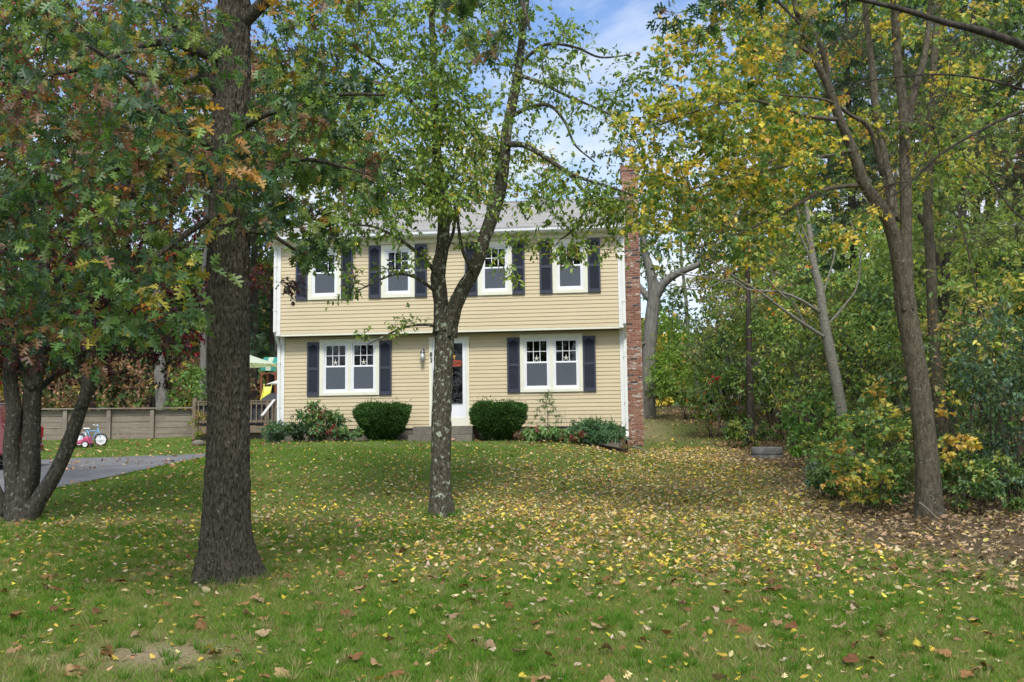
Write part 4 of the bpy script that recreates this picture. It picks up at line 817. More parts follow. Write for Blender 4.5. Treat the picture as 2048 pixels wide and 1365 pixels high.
bush('shrub', 1330, 44, 4.0, 4.6, 50, OVATE, .17, [((.16, .26, .04), 5), (G_L, 4), (G_Y, 2)], 'bright yellow-green thicket seen past the grey tree')
bush('shrub', 1560, 30, 3.0, 4.6, 50, OVATE, .13, [(G_M, 5), (G_L, 3)], 'dark green thicket behind the stone ring and the thin brown trunk')
bush('shrub', 1720, 27, 4.4, 5.0, 60, OVATE, .14, PDG, 'deep green thicket filling the gap behind the large green bush')
bush('shrub', 1880, 25, 4.4, 4.6, 56, OVATE, .13, [(G_M, 4), ((.05, .09, .045), 4), (G_L, 1)], 'dark and mid green thicket behind the rough-barked tree')
bush('shrub', 2080, 22, 4.4, 5.0, 56, OVATE, .13, PDG, 'dark green thicket at the far edge of the woods view')
LT = [((.12, .18, .05), 4), ((.18, .25, .06), 4), ((.25, .28, .07), 2), (YEL, 1)]
for (x, Y, h, lab) in ((1935, 21, 6.5, 'leafy light green young tree behind the forked rough-barked trunk'), (2060, 19, 7.5, 'leafy light green young tree rising above the tall blue-green shrub'), (1755, 27, 7.0, 'leafy yellow-green young tree showing between the pale young tree and the big maple'), (1630, 33, 7.5, 'leafy soft green young tree behind the pale young tree'), (1560, 38, 7.0, 'soft green young tree rising out of the dark green thicket'), (1850, 30, 8.0, 'soft green young tree far behind the stems of the big maple')):
    bush('young_tree', x, Y, h*.62, h, 60, OVATE, .09+.0022*Y, LT, lab, twigs=12, per=8, stems=7, bot=.22, cat='tree')
for (x, Y, w_, h, lab) in ((1700, 17.5, 1.3, .8, 'low leafy green undergrowth behind the blue-green shrub'), (1800, 16.6, 1.6, 1.0, 'low yellow-green undergrowth just behind the big maple trunk'), (1960, 15.6, 1.7, .9, 'low dark undergrowth between the orange sapling and the tall blue-green shrub'),
    (1740, 19.5, 2.2, 1.5, 'rounded mid green undergrowth behind the maple saplings'), (1880, 19.5, 2.6, 1.6, 'mid green undergrowth deep behind the big maple trunk'), (2040, 17.2, 2.4, 1.5, 'mid green undergrowth at the edge of the view behind the tall blue-green shrub'), (1500, 28, 1.6, .8, 'low trailing undergrowth at the lawn edge behind the concrete ring')):
    bush('shrub', x, Y, w_, h, 34, OVATE, .08, [((.07, .12, .04), 5), ((.12, .19, .05), 4), ((.25, .26, .07), 1.2)], lab, twigs=10, per=8, bot=.0)
# leafless twiggy thickets
PT = [(TAN, 2), ((.2, .2, .08), 2), (YEL, 1)]
for (x, Y, w_, h, lab) in ((1455, 33, 3.4, 4.8, 'pale leafless brush tangled above the rounded green bush'), (1700, 24, 2.6, 4.2, 'leafless grey brush between the pale young tree and the big maple stems'), (1960, 17, 2.6, 3.6, 'leafless dark brush standing in the leaf litter under the dead limbs'), (1590, 28, 3.0, 5.6, 'leafless grey brush rising between the thin brown trunk and the pale young tree')):
    bush('bare_shrub', x, Y, w_, h, 34, OVATE, .10, PT, lab, twigs=26, per=1, stems=10, sm=M['pale_twig'] if x < 1700 else M['twig'], bare=.6)
# wood trees to the right
WG = 'trees in the woods beyond the side lawn'
wild('oak_tree', 1502, 29, 8, 2.0, .45, 16, OVATE, .15, [((.12, .1, .06), 3), (G_L, 2), (YEL, 2)], M['dark_bark'], wd=.12, label='thin shaggy brown tree rising behind the stone ring', group=WG, per=3)
wild('birch_tree', 1470, 40, 8.5, 2.6, .25, 34, OVATE, .17, [((.22, .2, .06), 3), (YEL, 3), (G_L, 3), (TAN, 1)], M['grey_bark'], label='yellowish fine-leaved tree above the wide green thicket', group=WG, per=6)
wild('birch_tree', 1600, 42, 13, 3.2, .3, 50, OVATE, .19, PYG, M['grey_bark'], label='tall yellow-green tree far back between the chimney and the maple', group=WG)
wild('oak_tree', 1700, 36, 15, 3.6, .25, 66, OAK2, .22, PG, M['dark_bark'], label='tall green tree far back behind the pale young tree', group=WG)
wild('birch_tree', 1800, 33, 9, 2.6, .3, 36, OVATE, .15, [((.2, .14, .06), 2), (G_L, 4), (YEL, 1)], M['grey_bark'], label='half bare brownish tree showing between the stems of the big maple', group=WG, per=4)
pine(1725, 31, 15, 'dark pine behind the maple stems, closer to the house', WG)
pine(1975, 34, 18, 'dark pine standing behind the rough-barked forked tree', WG, cr=3)
pine(1895, 38, 17, 'tall dark pine directly behind the big maple', WG, cr=3)
pine(2110, 30, 16, 'tall dark pine at the far edge of the woods view', WG, cr=3)
wild('oak_tree', 1850, 40, 17, 4, .3, 60, OAK2, .24, PG, M['dark_bark'], label='lofty green tree whose top shows above the dark pines', group=WG)
wild('maple_tree', 2000, 34, 17, 4, .3, 60, MAPLE, .22, PYG, M['dark_bark'], label='lofty yellow-green tree above the dead pine limbs', group=WG)
wild('oak_tree', 2150, 26, 14, 3.6, .3, 54, OAK2, .2, PG, M['dark_bark'], label='broad green tree at the far edge of the woods view', group=WG)
wild('oak_tree', 1400, 52, 9.5, 3.0, .2, 44, OVATE, .2, [((.07, .11, .05), 4), (G_L, 3)], M['grey_bark'], label='low round tree below the patch of sky beside the chimney', group=WG)
wild('oak_tree', 1520, 50, 13.5, 3.6, .25, 60, OVATE, .22, [((.08, .12, .05), 4), (G_L, 3), (YEL, 1)], M['grey_bark'], label='grey-green tree far behind the thin shaggy one', group=WG)
# trees behind the house and to the left of it
HG = 'trees standing behind the house'
for (x, Y, h, cr, pal, T, lab) in [
    (700, 50, 15.5, 4.0, PYG, OVATE, 'airy yellow-green tree rising behind the roof half nearer the deck'),
    (860, 54, 16, 4.6, PYG, OVATE, 'airy yellow-green tree rising behind the middle of the roof'),
    (1010, 52, 13.5, 3.8, [(G_L, 3), (YEL, 2), (TAN, 2)], OVATE, 'thin brownish-green tree rising behind the roof, nearer the chimney'),
    (560, 48, 16, 4.0, PG, OVATE, 'tall green tree rising behind the roof corner farthest from the chimney')]:
    wild('oak_tree', x, Y, h, cr, .3, 54, T, .21, pal, M['grey_bark'], label=lab, group=HG, per=6)
FG = 'trees behind the retaining wall'
wild('oak_tree', 328, 38, 14, 3.6, .5, 44, OAK2, .24, PRB, M['grey_bark'], wd=.27, label='stout pale-streaked trunk rising just behind the wooden wall', group=FG, per=5, lean=-.01)
wild('oak_tree', 402, 41, 14, 3.0, .5, 36, OAK2, .24, PRB, M['grey_bark'], wd=.17, label='narrower grey trunk behind the wooden wall, next to the deck', group=FG, per=5)
wild('maple_tree', 180, 44, 15, 4.4, .2, 60, MAPLE, .24, [(RED, 2), ((.3, .1, .05), 4), (YEL, 2), (G_M, 3)], M['dark_bark'], label='reddish tree behind the wooden wall, above the toys', group=FG)
wild('maple_tree', 20, 40, 15, 4.4, .2, 60, MAPLE, .24, [(RED, 3), ((.2, .04, .04), 3), (G_M, 4)], M['dark_bark'], label='dark red and green tree behind the red car', group=FG)
wild('oak_tree', -120, 36, 15, 4.2, .2, 56, OVATE, .22, PG, M['dark_bark'], label='green tree at the far end of the wooden wall', group=FG)
wild('oak_tree', 420, 52, 17, 4.4, .25, 60, OVATE, .24, [(G_M, 3), (YEL, 2), ((.3, .14, .06), 3)], M['dark_bark'], label='tall autumn-tinted tree well behind the deck', group=FG)
pine(505, 46, 17, 'dark pine behind the deck umbrella', FG, cr=3); pine(545, 54, 18, 'dark pine behind the play tower', FG, cr=3); pine(300, 50, 17, 'dark pine deep behind the wooden wall', FG, cr=3)
BG_ = 'undergrowth behind the retaining wall'
for (x, Y, w_, h, pal, lab) in [(60, 38, 5, 2.0, PRB, 'rusty brown undergrowth behind the wall near the car'), (215, 39, 5, 2.6, PRB, 'rusty brown undergrowth behind the wall above the toys'), (290, 41, 4, 3.4, [((.27, .15, .1), 4), (TAN, 2), (G_M, 1)], 'salmon coloured shrub between the two trunks and the toys'),
    (370, 38.5, 2.2, 2.2, [((.09, .17, .05), 4), (G_L, 2)], 'fresh green shrub between the two trunks behind the wall'), (440, 44, 5, 3.2, PRB, 'rusty brown undergrowth behind the deck')]:
    bush('shrub', x, Y, w_, h, 36, OVATE, .15, pal, lab, BG_, twigs=8, per=6)
# the far wood reads as one mass
n = 120000
far_p = np.column_stack([rng.uniform(-95, 95, n), rng.uniform(66, 80, n), np.zeros(n)])
hh = 9+3.0*vnoise(far_p[:, 0]*.16, far_p[:, 1]*.1, 31)-4.5*np.exp(-((far_p[:, 0]-13)/9)**2); far_p[:, 2] = zg(far_p[:, 0], far_p[:, 1])+hh*rng.random(n)**1.1
v, l, t, k = leafmesh(far_p, rng.normal(0, 1, (n, 3)), rng.normal(0, 1, (n, 3))+[0, -.4, .4], rng.uniform(.5, 1.0, n), BROAD)
ci = (np.floor(far_p[:, 0]/3)+60).astype(int); cc = palette(n, ci, [(G_D, 4), (G_M, 4), (G_L, 2), ((.2, .13, .05), 1.2), (YEL, .6)], .55)
o = big('distant_woods', v, l, t, M['leaf_matte'], colr=np.repeat(cc, k, 0)); tag(o, 'mass of distant woods closing the view all round behind the house', 'woods', kind='stuff')
# ------------------------------------------------------------------ plants along the house front
def hpt(x, y): 
    q = hw(x, y, 0); q[2] = zg(q[0], q[1]); return q
YEW = tmpl([(0, 0), (.13, .3), (.10, .7), (0, 1.0)], .3, 0, .3)
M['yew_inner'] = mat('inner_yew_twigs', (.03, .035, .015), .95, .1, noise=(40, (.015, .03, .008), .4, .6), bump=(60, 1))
def yew(u, v, lab):
    b = hpt(u, v); root = empty('yew_bush', b, label=lab, cat='bush', group='clipped yews beside the front step')
    n = 26000; a = rng.uniform(0, 2*math.pi, n); t = rng.random(n); top = rng.random(n) < .34
    H_ = .90
    def rad(z): return .68*np.clip(np.interp(z, [0, .12, .3, .55, .8, .93, 1.0], [.36, .52, .76, .94, 1.0, .95, .70]), 0, 1)
    z = np.where(top, rng.uniform(.95, 1.0, n), rng.uniform(.04, 1, n)); rr = rad(z)*np.where(top, np.sqrt(rng.random(n)), 1-.22*rng.random(n)**2)
    lump = 1+.22*(vnoise(a*2.2+u, z*4, 5)-.5)+.10*(vnoise(a*7, z*11, 6)-.5)+.06*rng.random(n)
    pos = np.stack([rr*lump*np.cos(a), rr*lump*np.sin(a)*.9, z*H_+.12*(vnoise(rr*6*np.cos(a)+9, rr*6*np.sin(a), 7)-.5)+.16*(rng.random(n) > .985)*rng.random(n)], -1)
    out = unit(np.stack([np.cos(a)*np.where(top, .25, 1), np.sin(a)*np.where(top, .25, 1), np.where(top, 1., .45)], -1))
    v, l, tt, k = leafmesh(pos, out+rng.normal(0, .5, (n, 3)), rng.normal(0, 1, (n, 3)), rng.uniform(.04, .085, n), YEW)
    cc = palette(n, rng.integers(0, 80, n), [((.03, .07, .02), 4), ((.05, .105, .028), 3), ((.1, .17, .045), 1)], .4)
    big('foliage', v, l, tt, M['leaf_matte'], root, colr=np.repeat(cc, k, 0))
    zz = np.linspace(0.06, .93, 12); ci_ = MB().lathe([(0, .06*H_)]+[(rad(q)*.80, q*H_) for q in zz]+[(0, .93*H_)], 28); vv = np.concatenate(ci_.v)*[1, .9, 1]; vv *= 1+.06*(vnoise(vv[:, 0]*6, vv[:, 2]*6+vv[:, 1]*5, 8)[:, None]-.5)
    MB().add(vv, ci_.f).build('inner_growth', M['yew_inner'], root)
    mb = MB()
    for _ in range(9):
        a_ = rng.uniform(0, 6.28); mb.tube([(0.06*math.cos(a_), .06*math.sin(a_), -.05), (.2*math.cos(a_), .2*math.sin(a_), .4), (.45*math.cos(a_), .45*math.sin(a_), .85)], [.022, .014, .006], 6)
    # dense inner mass so that the wall does not show through
    mb.build('stems', M['dark_bark'], root)
    return root
yew(-6.22, -.95, 'clipped dark green yew between the lantern and the paired window'); yew(-3.22, -.95, 'clipped dark green yew in front of the wall on the chimney side of the step')
def hbush(name, u, v, w_, h, n, T, size, pal, label, **k):
    b = hpt(u, v); c = []
    for _ in range(n):
        q = unit(rng.normal(0, 1, 3)); s = rng.uniform(.2, 1)**.5; c.append([b[0]+q[0]*w_/2*s, b[1]+q[1]*min(w_, .9)/2*s, b[2]+h*(.12+.85*(.5+q[2]*.5*s)), min(w_, h)*.22*rng.uniform(.8, 1.2)])
    c = np.array(c); ls = [(spline([b+[rng.normal(0, .05), rng.normal(0, .05), -.03], (b+c[i, :3])/2, c[i, :3]], 3), np.linspace(.012, .004, 7)) for i in rng.integers(0, n, 5)]
    return plant(name, b, ls, c, T, size, pal, M['twig'], M['twig'], label=label, cat=k.pop('cat', 'shrub'), sides=5, parent_parts=('stems', 'branches', 'foliage'), rmax=.008, **k)
hbush('shrub', -7.95, -.75, 1.3, 1.05, 40, OVATE, .09, [((.06, .12, .05), 5), (G_L, 2), ((.14, .05, .04), .6)], 'leafy green shrub under the paired window beside the lantern', twigs=9, per=8)
hbush('lavender_clump', -8.95, -.95, 1.2, .55, 26, LANCE, .12, [((.09, .15, .09), 5), ((.13, .2, .1), 3)], 'fine grey-green clump at the house corner by the deck steps', twigs=10, per=10, upn=.3, cat='plant')
hbush('perennial', -8.35, -1.15, .95, .5, 20, OVATE, .08, [((.025, .05, .02), 5), (G_M, 1)], 'dark low clump between the grey-green clump and the leafy shrub', twigs=9, per=8, cat='plant')
hbush('sedum', -7.55, -1.25, 1.1, .42, 24, BROAD, .08, [((.1, .18, .08), 4), ((.2, .05, .05), 2.4), ((.16, .25, .1), 1)], 'low sedum with dull red flower heads in front of the leafy shrub', twigs=8, per=8, cat='plant')
hbush('perennial', -6.95, -1.35, .75, .32, 10, OVATE, .08, [((.1, .17, .08), 4), (G_L, 2)], 'small grey-green clump at the foot of the yew by the lantern', twigs=8, per=8, cat='plant')
# hemlock sapling
b = hpt(-1.98, -.8); c = []
for k in range(22):
    t = k/22; z = .12+1.05*t; a_ = k*2.4; r = .42*(1-t)**.7; c.append([b[0]+r*math.cos(a_), b[1]+r*math.sin(a_), b[2]+z+.05, .13])
plant('hemlock_sapling', b, [(spline([b-[0, 0, .03], b+[.02, 0, .6], b+[-.05, 0, 1.22]], 4), np.linspace(.016, .004, 9))], np.array(c), NEEDLE, .07, [((.06, .11, .04), 4), ((.1, .17, .06), 3)], M['twig'], M['twig'], twigs=5, per=7, label='small feathery evergreen sapling in front of the wall near the chimney', cat='sapling', flat=.35, sides=6, rmax=.006, parent_parts=('stems', 'branches', 'foliage'))
hbush('perennial', -1.25, -.75, .7, .55, 8, NEEDLE, .07, [((.05, .09, .04), 4), ((.09, .14, .06), 2)], 'thin feathery evergreen shoots beside the small sapling', twigs=6, per=7, cat='plant')
hbush('perennial', -2.55, -1.1, .55, .3, 8, OVATE, .07, [((.1, .15, .05), 3), ((.2, .09, .06), 2)], 'small reddish clump beside the yew nearest the chimney', twigs=7, per=7, cat='plant')
hbush('perennial', -2.0, -1.45, 1.4, .36, 28, BROAD, .085, [((.16, .25, .1), 5), ((.1, .17, .06), 3), ((.16, .05, .04), .8)], 'low light green patch under the feathery sapling', twigs=8, per=8, cat='plant')
hbush('sedum', -1.35, -1.5, .9, .32, 16, BROAD, .08, [((.15, .06, .04), 3), ((.1, .16, .06), 3)], 'low clump mottled red and green in the bed', twigs=8, per=7, cat='plant')
hbush('lavender_clump', -.75, -1.15, 1.45, .6, 36, LANCE, .13, [((.08, .15, .08), 5), ((.12, .21, .1), 3)], 'feathery grey-green clump in the bed closest to the chimney', twigs=10, per=11, upn=.3, cat='plant')
hbush('dead_shrub', -.02, -1.1, .85, .5, 12, OVATE, .05, [(TAN, 2), (YEL, 1), (BRN, 2)], 'grey leafless tangle of twigs at the foot of the downspout by the chimney', twigs=16, per=1, cat='plant')
# dry stems in the bed
for (u, h, lab) in ((-1.6, .85, 'tall dry flower stalks standing behind the low light green patch'), (-.9, .75, 'tall dry flower stalks standing behind the feathery grey-green clump'), (-8.9, .8, 'tall dry flower stalks at the house corner by the deck')):
    b = hpt(u, -.6); mb = MB()
    for _ in range(7):
        x0, y0 = rng.normal(0, .18, 2); dx, dy = rng.normal(0, .1, 2); mb.tube([(x0, y0*.5, -.02), (x0+dx*.4, y0*.5, h*.5), (x0+dx, y0*.5+dy, h*rng.uniform(.75, 1.1))], [.004, .003, .002], 4)
    rt_ = empty('dry_stalks', b, label=lab, cat='plant'); mb.build('stems', M['pale_twig'], rt_)
# ------------------------------------------------------------------ concrete well ring, retaining wall, deck, toys, car
M['dark_concrete'] = mat('dark_concrete', (.12, .12, .115), .9, .2, noise=[(5, (.2, .2, .18), .45, .7)], bump=(50, .5))
b = G(1534, 24.6); root = empty('well_ring', b, label='two stacked round concrete rings set into the lawn near the woods', cat='well ring')
for k, (z, r) in enumerate(((-.12, .385), (.075, .375))):
    MB().lathe([(r-.09, z), (r, z), (r+.004, z+.02), (r+.004, z+.16), (r-.012, z+.185), (r-.03, z+.19), (r-.09, z+.19), (r-.09, z)], 40).build('ring', M['dark_concrete'], root)
MB().lathe([(.0, .20), (.29, .20)], 30).build('lid', M['dark_concrete'], root)
# retaining wall : posts and boards
wall = empty('retaining_wall', G(300, 34.3), label='low weathered wooden retaining wall of horizontal boards between posts', cat='retaining wall')
wb = np.array(wall.location); A = G(-320, 33.2); B = G(391, 34.6); dirw = unit((B-A)*[1, 1, 0]); Lw = np.linalg.norm((B-A)[:2]); nb = int(Lw/1.32); 
seg = Lw/nb; topz = 1.62+1.04
for k in range(nb+1):
    p = A+dirw*seg*k
    mb = MB(); mb.bar((p[0]-wb[0], p[1]-.07-wb[1], 1.3-wb[2]), (p[0]-wb[0], p[1]-.07-wb[1], topz-.03-wb[2]), .14, .11); mb.build('post', M['wood_grey'], wall, bevel=.006)
for r in range(6):
    for k in range(nb):
        p = A+dirw*(seg*k+.004); q = A+dirw*(seg*(k+1)-.004); z = 1.48+.205*r; mb = MB()
        mb.bar((p[0]-wb[0], p[1]+.02-wb[1], z-wb[2]+rng.normal(0, .003)), (q[0]-wb[0], q[1]+.02-wb[1], z-wb[2]+rng.normal(0, .003)), .045, .188); mb.build('board', M['wood_grey'], wall, bevel=.004)
mb = MB(); p = A; q = B; mb.bar((p[0]-wb[0], p[1]-.05-wb[1], topz-wb[2]), (q[0]-wb[0], q[1]-.05-wb[1], topz-wb[2]), .24, .045); mb.build('cap_board', M['wood_grey'], wall, bevel=.005)
# deck
M['cover_'] = mat('dark_slate_panel', (.06, .065, .08), .7, .3, noise=(4, (.04, .042, .05), .4, .6))
dk0 = P(388, 870, 33.2); dk = empty('deck', (dk0[0], 33.2, 1.5), label='raised brown wooden deck with baluster railing beside the house corner', cat='deck')
LX = P(556, 870, 33.2)[0]-dk0[0]
def dpx(x, y, Y): return P(x, y, Y)-np.array(dk.location)
zt = dpx(450, 802, 33.2)[2]; zb = dpx(450, 846, 33.2)[2]; zf = dpx(450, 853, 33.2)[2]
MB().box(0, LX+1.6, 0, 4.2, zf-.04, zf).build('floor', M['wood'], dk)
MB().box(-.02, LX+1.6, -.045, -.002, zf-.22, zf+.0).build('rim_board', M['wood'], dk)
MB().box(.06, LX+1.4, .12, .15, zf+.02, zt-.16).build('privacy_panel', M['cover_'], dk)
mb = MB(); mb.box(0, LX+1.6, .3, .34, -.3, zf-.23); mb.build('skirt', M['wood_grey'], dk)
mb = MB(); mb.box(0, LX, -.03, .07, zt-.035, zt); mb.box(0, LX, 0, .04, zt-.13, zt-.04); mb.box(0, LX, 0, .04, zb, zb+.08); mb.build('railing', M['wood'], dk, bevel=.004)
x = .12
while x < LX: MB().box(x, x+.04, -.041, -.002, zb-.02, zt-.04).build('baluster', M['wood'], dk); x += .175
for x in (0, .5*LX, LX-.35): MB().box(x-.05, x+.05, -.055, .05, -.4, zt+.0).build('post', M['wood'], dk)
MB().box(-.06, .06, .0, .12, -.3, zt+.10).build('post', M['wood'], dk)
# stairs with sloping pale hand rail
mb = MB(); mb.bar(dpx(549, 800, 32.8), dpx(524, 832, 31.6), .09, .035); mb.build('handrail', M['rail'], dk, bevel=.004)
for x, y0, y1, Yd in ((550, 800, 870, 32.8), (531, 830, 878, 31.8)): mb = MB(); mb.bar(dpx(x, y0, Yd), dpx(x, y1+3, Yd), .09, .09); mb.build('post', M['wood'], dk)
for k, (Yd, y) in enumerate(((32.4, 856), (32.0, 866), (31.6, 876))):
    a_ = dpx(532, y, Yd); MB().box(a_[0], a_[0]+.9, a_[1]-.15, a_[1]+.15, a_[2]-.04, a_[2]).build('stair_tread', M['wood_grey'], dk)
# umbrella over the deck
M['canvas'] = mat('pale_green_canvas', (.66, .76, .6), .8, .2, trans=.3); M['canvas_w'] = mat('white_canvas', (.75, .75, .72), .8, .2, trans=.2)
def umbrella(xp, yp, Y, R, hgt, z0, m_, lab, name='patio_umbrella', pole=True):
    c = P(xp, yp, Y); root = empty(name, (c[0], c[1], z0), label=lab, cat='umbrella'); H = c[2]-z0; v = [(0, 0, H)]; ns = 8
    for k in range(ns*4):
        a_ = k*2*math.pi/(ns*4); r = R*(1-.035*abs(math.sin(ns*a_/2))); v.append((r*math.cos(a_), r*math.sin(a_), H-hgt+.02*abs(math.sin(ns*a_/2))))
    m_n = ns*4; o = MB().add(v, [(0, 1+k, 1+(k+1) % m_n) for k in range(m_n)]).build('canopy', m_, root)
    mb = MB(); 
    for k in range(ns): a_ = k*2*math.pi/ns; mb.tube([(0, 0, H-.04), (R*.97*math.cos(a_), R*.97*math.sin(a_), H-hgt-.015)], .009, 5)
    mb.build('ribs', M['wood'], root); MB().lathe([(0, H+.10), (.03, H+.06), (.022, H-.02), (.022, 0), (0, 0)], 12).build('pole', M['wood'], root)
    return root
umbrella(492, 708, 35.2, 1.22, .42, 1.5+zf, M['canvas'], 'pale green patio umbrella open above the deck'); umbrella(566, 757, 34.8, .58, .22, 1.5+zf, M['canvas_w'], 'small white parasol at the house corner above the deck')
# covered grill
g0 = P(552, 850, 34.2); root = empty('covered_grill', (g0[0], 34.2, 1.5+zf), label='grill under a dark grey cover on the deck', cat='grill')
M['cover'] = mat('dark_cover', (.03, .032, .036), .6, .4, bump=(6, .6))
MB().add([(x*w_, y*w_*.6, z) for (z, w_) in ((0, .62), (.75, .60), (.95, .42), (1.12, .2)) for (x, y) in ((-1, -1), (1, -1), (1, 1), (-1, 1))], [(4*k+i, 4*k+(i+1) % 4, 4*k+4+(i+1) % 4, 4*k+4+i) for k in range(3) for i in range(4)]+[(12, 13, 14, 15), (3, 2, 1, 0)]).build('cover', M['cover'], root, bevel=.05)
# play tower
pt = P(538, 800, 42); root = empty('play_tower', (pt[0], 42, float(zg(pt[0], 42))), label='wooden play tower with a green and white striped canopy and yellow slide', cat='play tower')
M['cedar'] = mat('red_cedar', (.22, .08, .04), .7, .2); M['teal'] = mat('green_canvas', (.05, .28, .22), .7, .2); M['yellow'] = mat('yellow_plastic', (.62, .62, .08), .4, .5)
def tp(x, y): return P(x, y, 42)-np.array(root.location)
for x in (523, 552):
    for yy in (0, 1.1): a_ = tp(x, 745); MB().box(a_[0]-.045, a_[0]+.045, yy-.045, yy+.045, 0, a_[2]).build('post', M['cedar'], root)
a_ = tp(523, 746); b_ = tp(552, 752); mb = MB(); n = 8
for k in range(n): t0, t1 = k/n, (k+1)/n; f_ = lambda t: b_[2]-.02+.12*math.sin(math.pi*t); xx = lambda t: a_[0]+(b_[0]-a_[0])*t; mb.add([(xx(t), y, z) for y in (-.07, -.03) for (t, z) in ((t0, f_(t0)), (t1, f_(t1)), (t1, a_[2]), (t0, a_[2]))], [(0, 1, 2, 3), (7, 6, 5, 4), (0, 4, 5, 1), (2, 6, 7, 3)])
mb.build('arch', M['cedar'], root)
za, zb_, = tp(538, 742)[2], tp(538, 713)[2]; xs_ = np.linspace(tp(522, 740)[0], tp(553, 740)[0], 4)
for k in range(3):
    MB().add([(x, y, z) for x in (xs_[k], xs_[k+1]) for (y, z) in ((-.1, za), (-.1, za+.18), (.5, zb_), (1.2, za+.18), (1.2, za))], [(0, 1, 6, 5), (1, 2, 7, 6), (2, 3, 8, 7), (3, 4, 9, 8)]).build('canopy_stripe', M['canvas'] if k == 1 else M['teal'], root)
a_ = tp(529, 774); b_ = tp(545, 800); MB().box(a_[0], b_[0], .0, 1.1, .9, .95).build('platform', M['cedar'], root)
mb = MB(); w2 = (b_[0]-a_[0]); pr = [(-.12, a_[2]), (-.22, a_[2]-.2), (-.8, .5), (-1.1, .2), (-1.4, .2)]
for (y0, z0), (y1, z1) in zip(pr[:-1], pr[1:]): mb.add([(x, y, z) for x in (a_[0], b_[0]) for (y, z) in ((y0, z0), (y1, z1), (y1, z1-.03), (y0, z0-.03))], [(0, 1, 5, 4), (3, 7, 6, 2)]); [mb.add([(x, y, z) for x in (xs0, xs0+.03) for (y, z) in ((y0, z0), (y1, z1), (y1, z1+.12), (y0, z0+.12))], [(0, 1, 2, 3), (7, 6, 5, 4), (3, 2, 6, 7)]) for xs0 in (a_[0], b_[0]-.03)]
mb.build('slide', M['yellow'], root)
# orange flowers in a box on the stair side
fb = P(552, 872, 31.2); root = empty('flower_box', fb-[0, 0, .02], label='dark planter of orange flowers at the foot of the deck stairs', cat='planter')
MB().box(-.3, .3, -.12, .12, -.02, .17).build('planter', M['cover'], root, bevel=.01); n = 700
pos = np.column_stack([rng.uniform(-.3, .3, n), rng.uniform(-.14, .14, n), rng.uniform(.16, .34, n)]); v, l, t, k = leafmesh(pos, rng.normal(0, 1, (n, 3))+[0, 0, .8], rng.normal(0, 1, (n, 3)), rng.uniform(.04, .07, n), BROAD); cc = palette(n, rng.integers(0, 9, n), [((.75, .2, .02), 5), (G_M, 2)], .2); big('flowers', v, l, t, M['leaf'], root, colr=np.repeat(cc, k, 0))
bb = MB(); q = P(548, 885, 30.4); root = empty('bench', q-[0, 0, .25], label='low grey plank bench in front of the deck stairs', cat='bench'); MB().box(-.32, .5, -.12, .12, .18, .22).build('seat', M['wood_grey'], root, bevel=.005)
for x in (-.25, .42): MB().box(x-.03, x+.03, -.1, .1, -.1, .178).build('leg', M['wood_grey'], root)
# tall weeds at the end of the wall
q = G(392, 32.5); mb_ = hbush  # simple bush here
bush('weed', 394, 32.3, .6, 1.1, 9, LANCE, .12, [((.25, .22, .05), 3), (G_L, 2), (TAN, 2)], 'yellowing tall weeds in front of the deck post', twigs=7, per=5, cat='plant', stems=5)
q = G(397, 31.2); n_ = 14; o = MB().lathe([(0, -.03), (.14, -.02), (.19, .05), (.16, .13), (.08, .17), (0, .18)], 14).build('rock', M['concrete'], None, loc=q); tag(o, 'rounded grey rock on the grass below the deck corner', 'rock'); o.scale = (1.2, .9, 1)
# toys
M['pink'] = mat('pink_plastic', (.5, .06, .15), .4, .5); M['blue'] = mat('light_blue_plastic', (.16, .42, .68), .4, .5); M['whitep'] = mat('white_plastic', (.8, .8, .8), .4, .5); M['tyre'] = mat('black_rubber', (.02, .02, .02), .8, .3)
def wheel(mb_fn, c, r, w_, parent, rim, name='wheel'):
    t = [(r*.80, -w_/2), (r*.97, -w_/2), (r, -w_/4), (r, w_/4), (r*.97, w_/2), (r*.80, w_/2), (r*.80, -w_/2)]
    m1 = MB().lathe(t, 28); v = np.concatenate(m1.v)[:, [0, 2, 1]]; o = MB().add(v, m1.f, 0, True).build(name, M['tyre'], parent); o.location = c
    m2 = MB().lathe([(0, -w_*.3), (r*.2, -w_*.42), (r*.25, -w_*.2), (r*.7, -w_*.12), (r*.81, -w_*.45), (r*.81, w_*.45), (0, w_*.3)], 28); v = np.concatenate(m2.v)[:, [0, 2, 1]]
    MB().add(v, m2.f, 0, True).build('rim', rim, o)
    return o
q = G(182, 31.6); root = empty('small_bicycle', q, .1, label='small blue childs bicycle leaning at the foot of the wooden wall', cat='bicycle')
for x in (-.36, .30): 
    w_ = wheel(None, (x, 0, .2), .2, .04, root, M['whitep'])
    mb = MB(); [mb.bar((x, -.03, .2), (x+.18*math.cos(a_), -.03, .2+.18*math.sin(a_)), .006, .006) for a_ in np.arange(8)*math.pi/4]; mb.build('spokes', M['whitep'], root)
mb = MB(); [mb.tube(p, .016, 6) for p in (((-.36, 0, .2), (-.12, 0, .48)), ((-.36, 0, .2), (0, 0, .2)), ((0, 0, .2), (-.14, 0, .54)), ((0, 0, .2), (.2, 0, .5)), ((-.12, 0, .46), (.2, 0, .5)), ((.30, 0, .2), (.18, 0, .62)))]; mb.build('frame', M['blue'], root)
MB().box(-.24, -.04, -.05, .05, .54, .58).build('saddle', M['whitep'], root, bevel=.015); mb = MB(); mb.tube([(.1, -.2, .68), (.18, -.1, .64), (.18, .1, .64), (.1, .2, .68)], .013, 6); mb.build('handlebar', M['whitep'], root)
q = G(158, 31.2); root = empty('ride_on_toy', q, label='pink and white ride-on toy lying on the grass strip by the wooden wall', cat='toy')
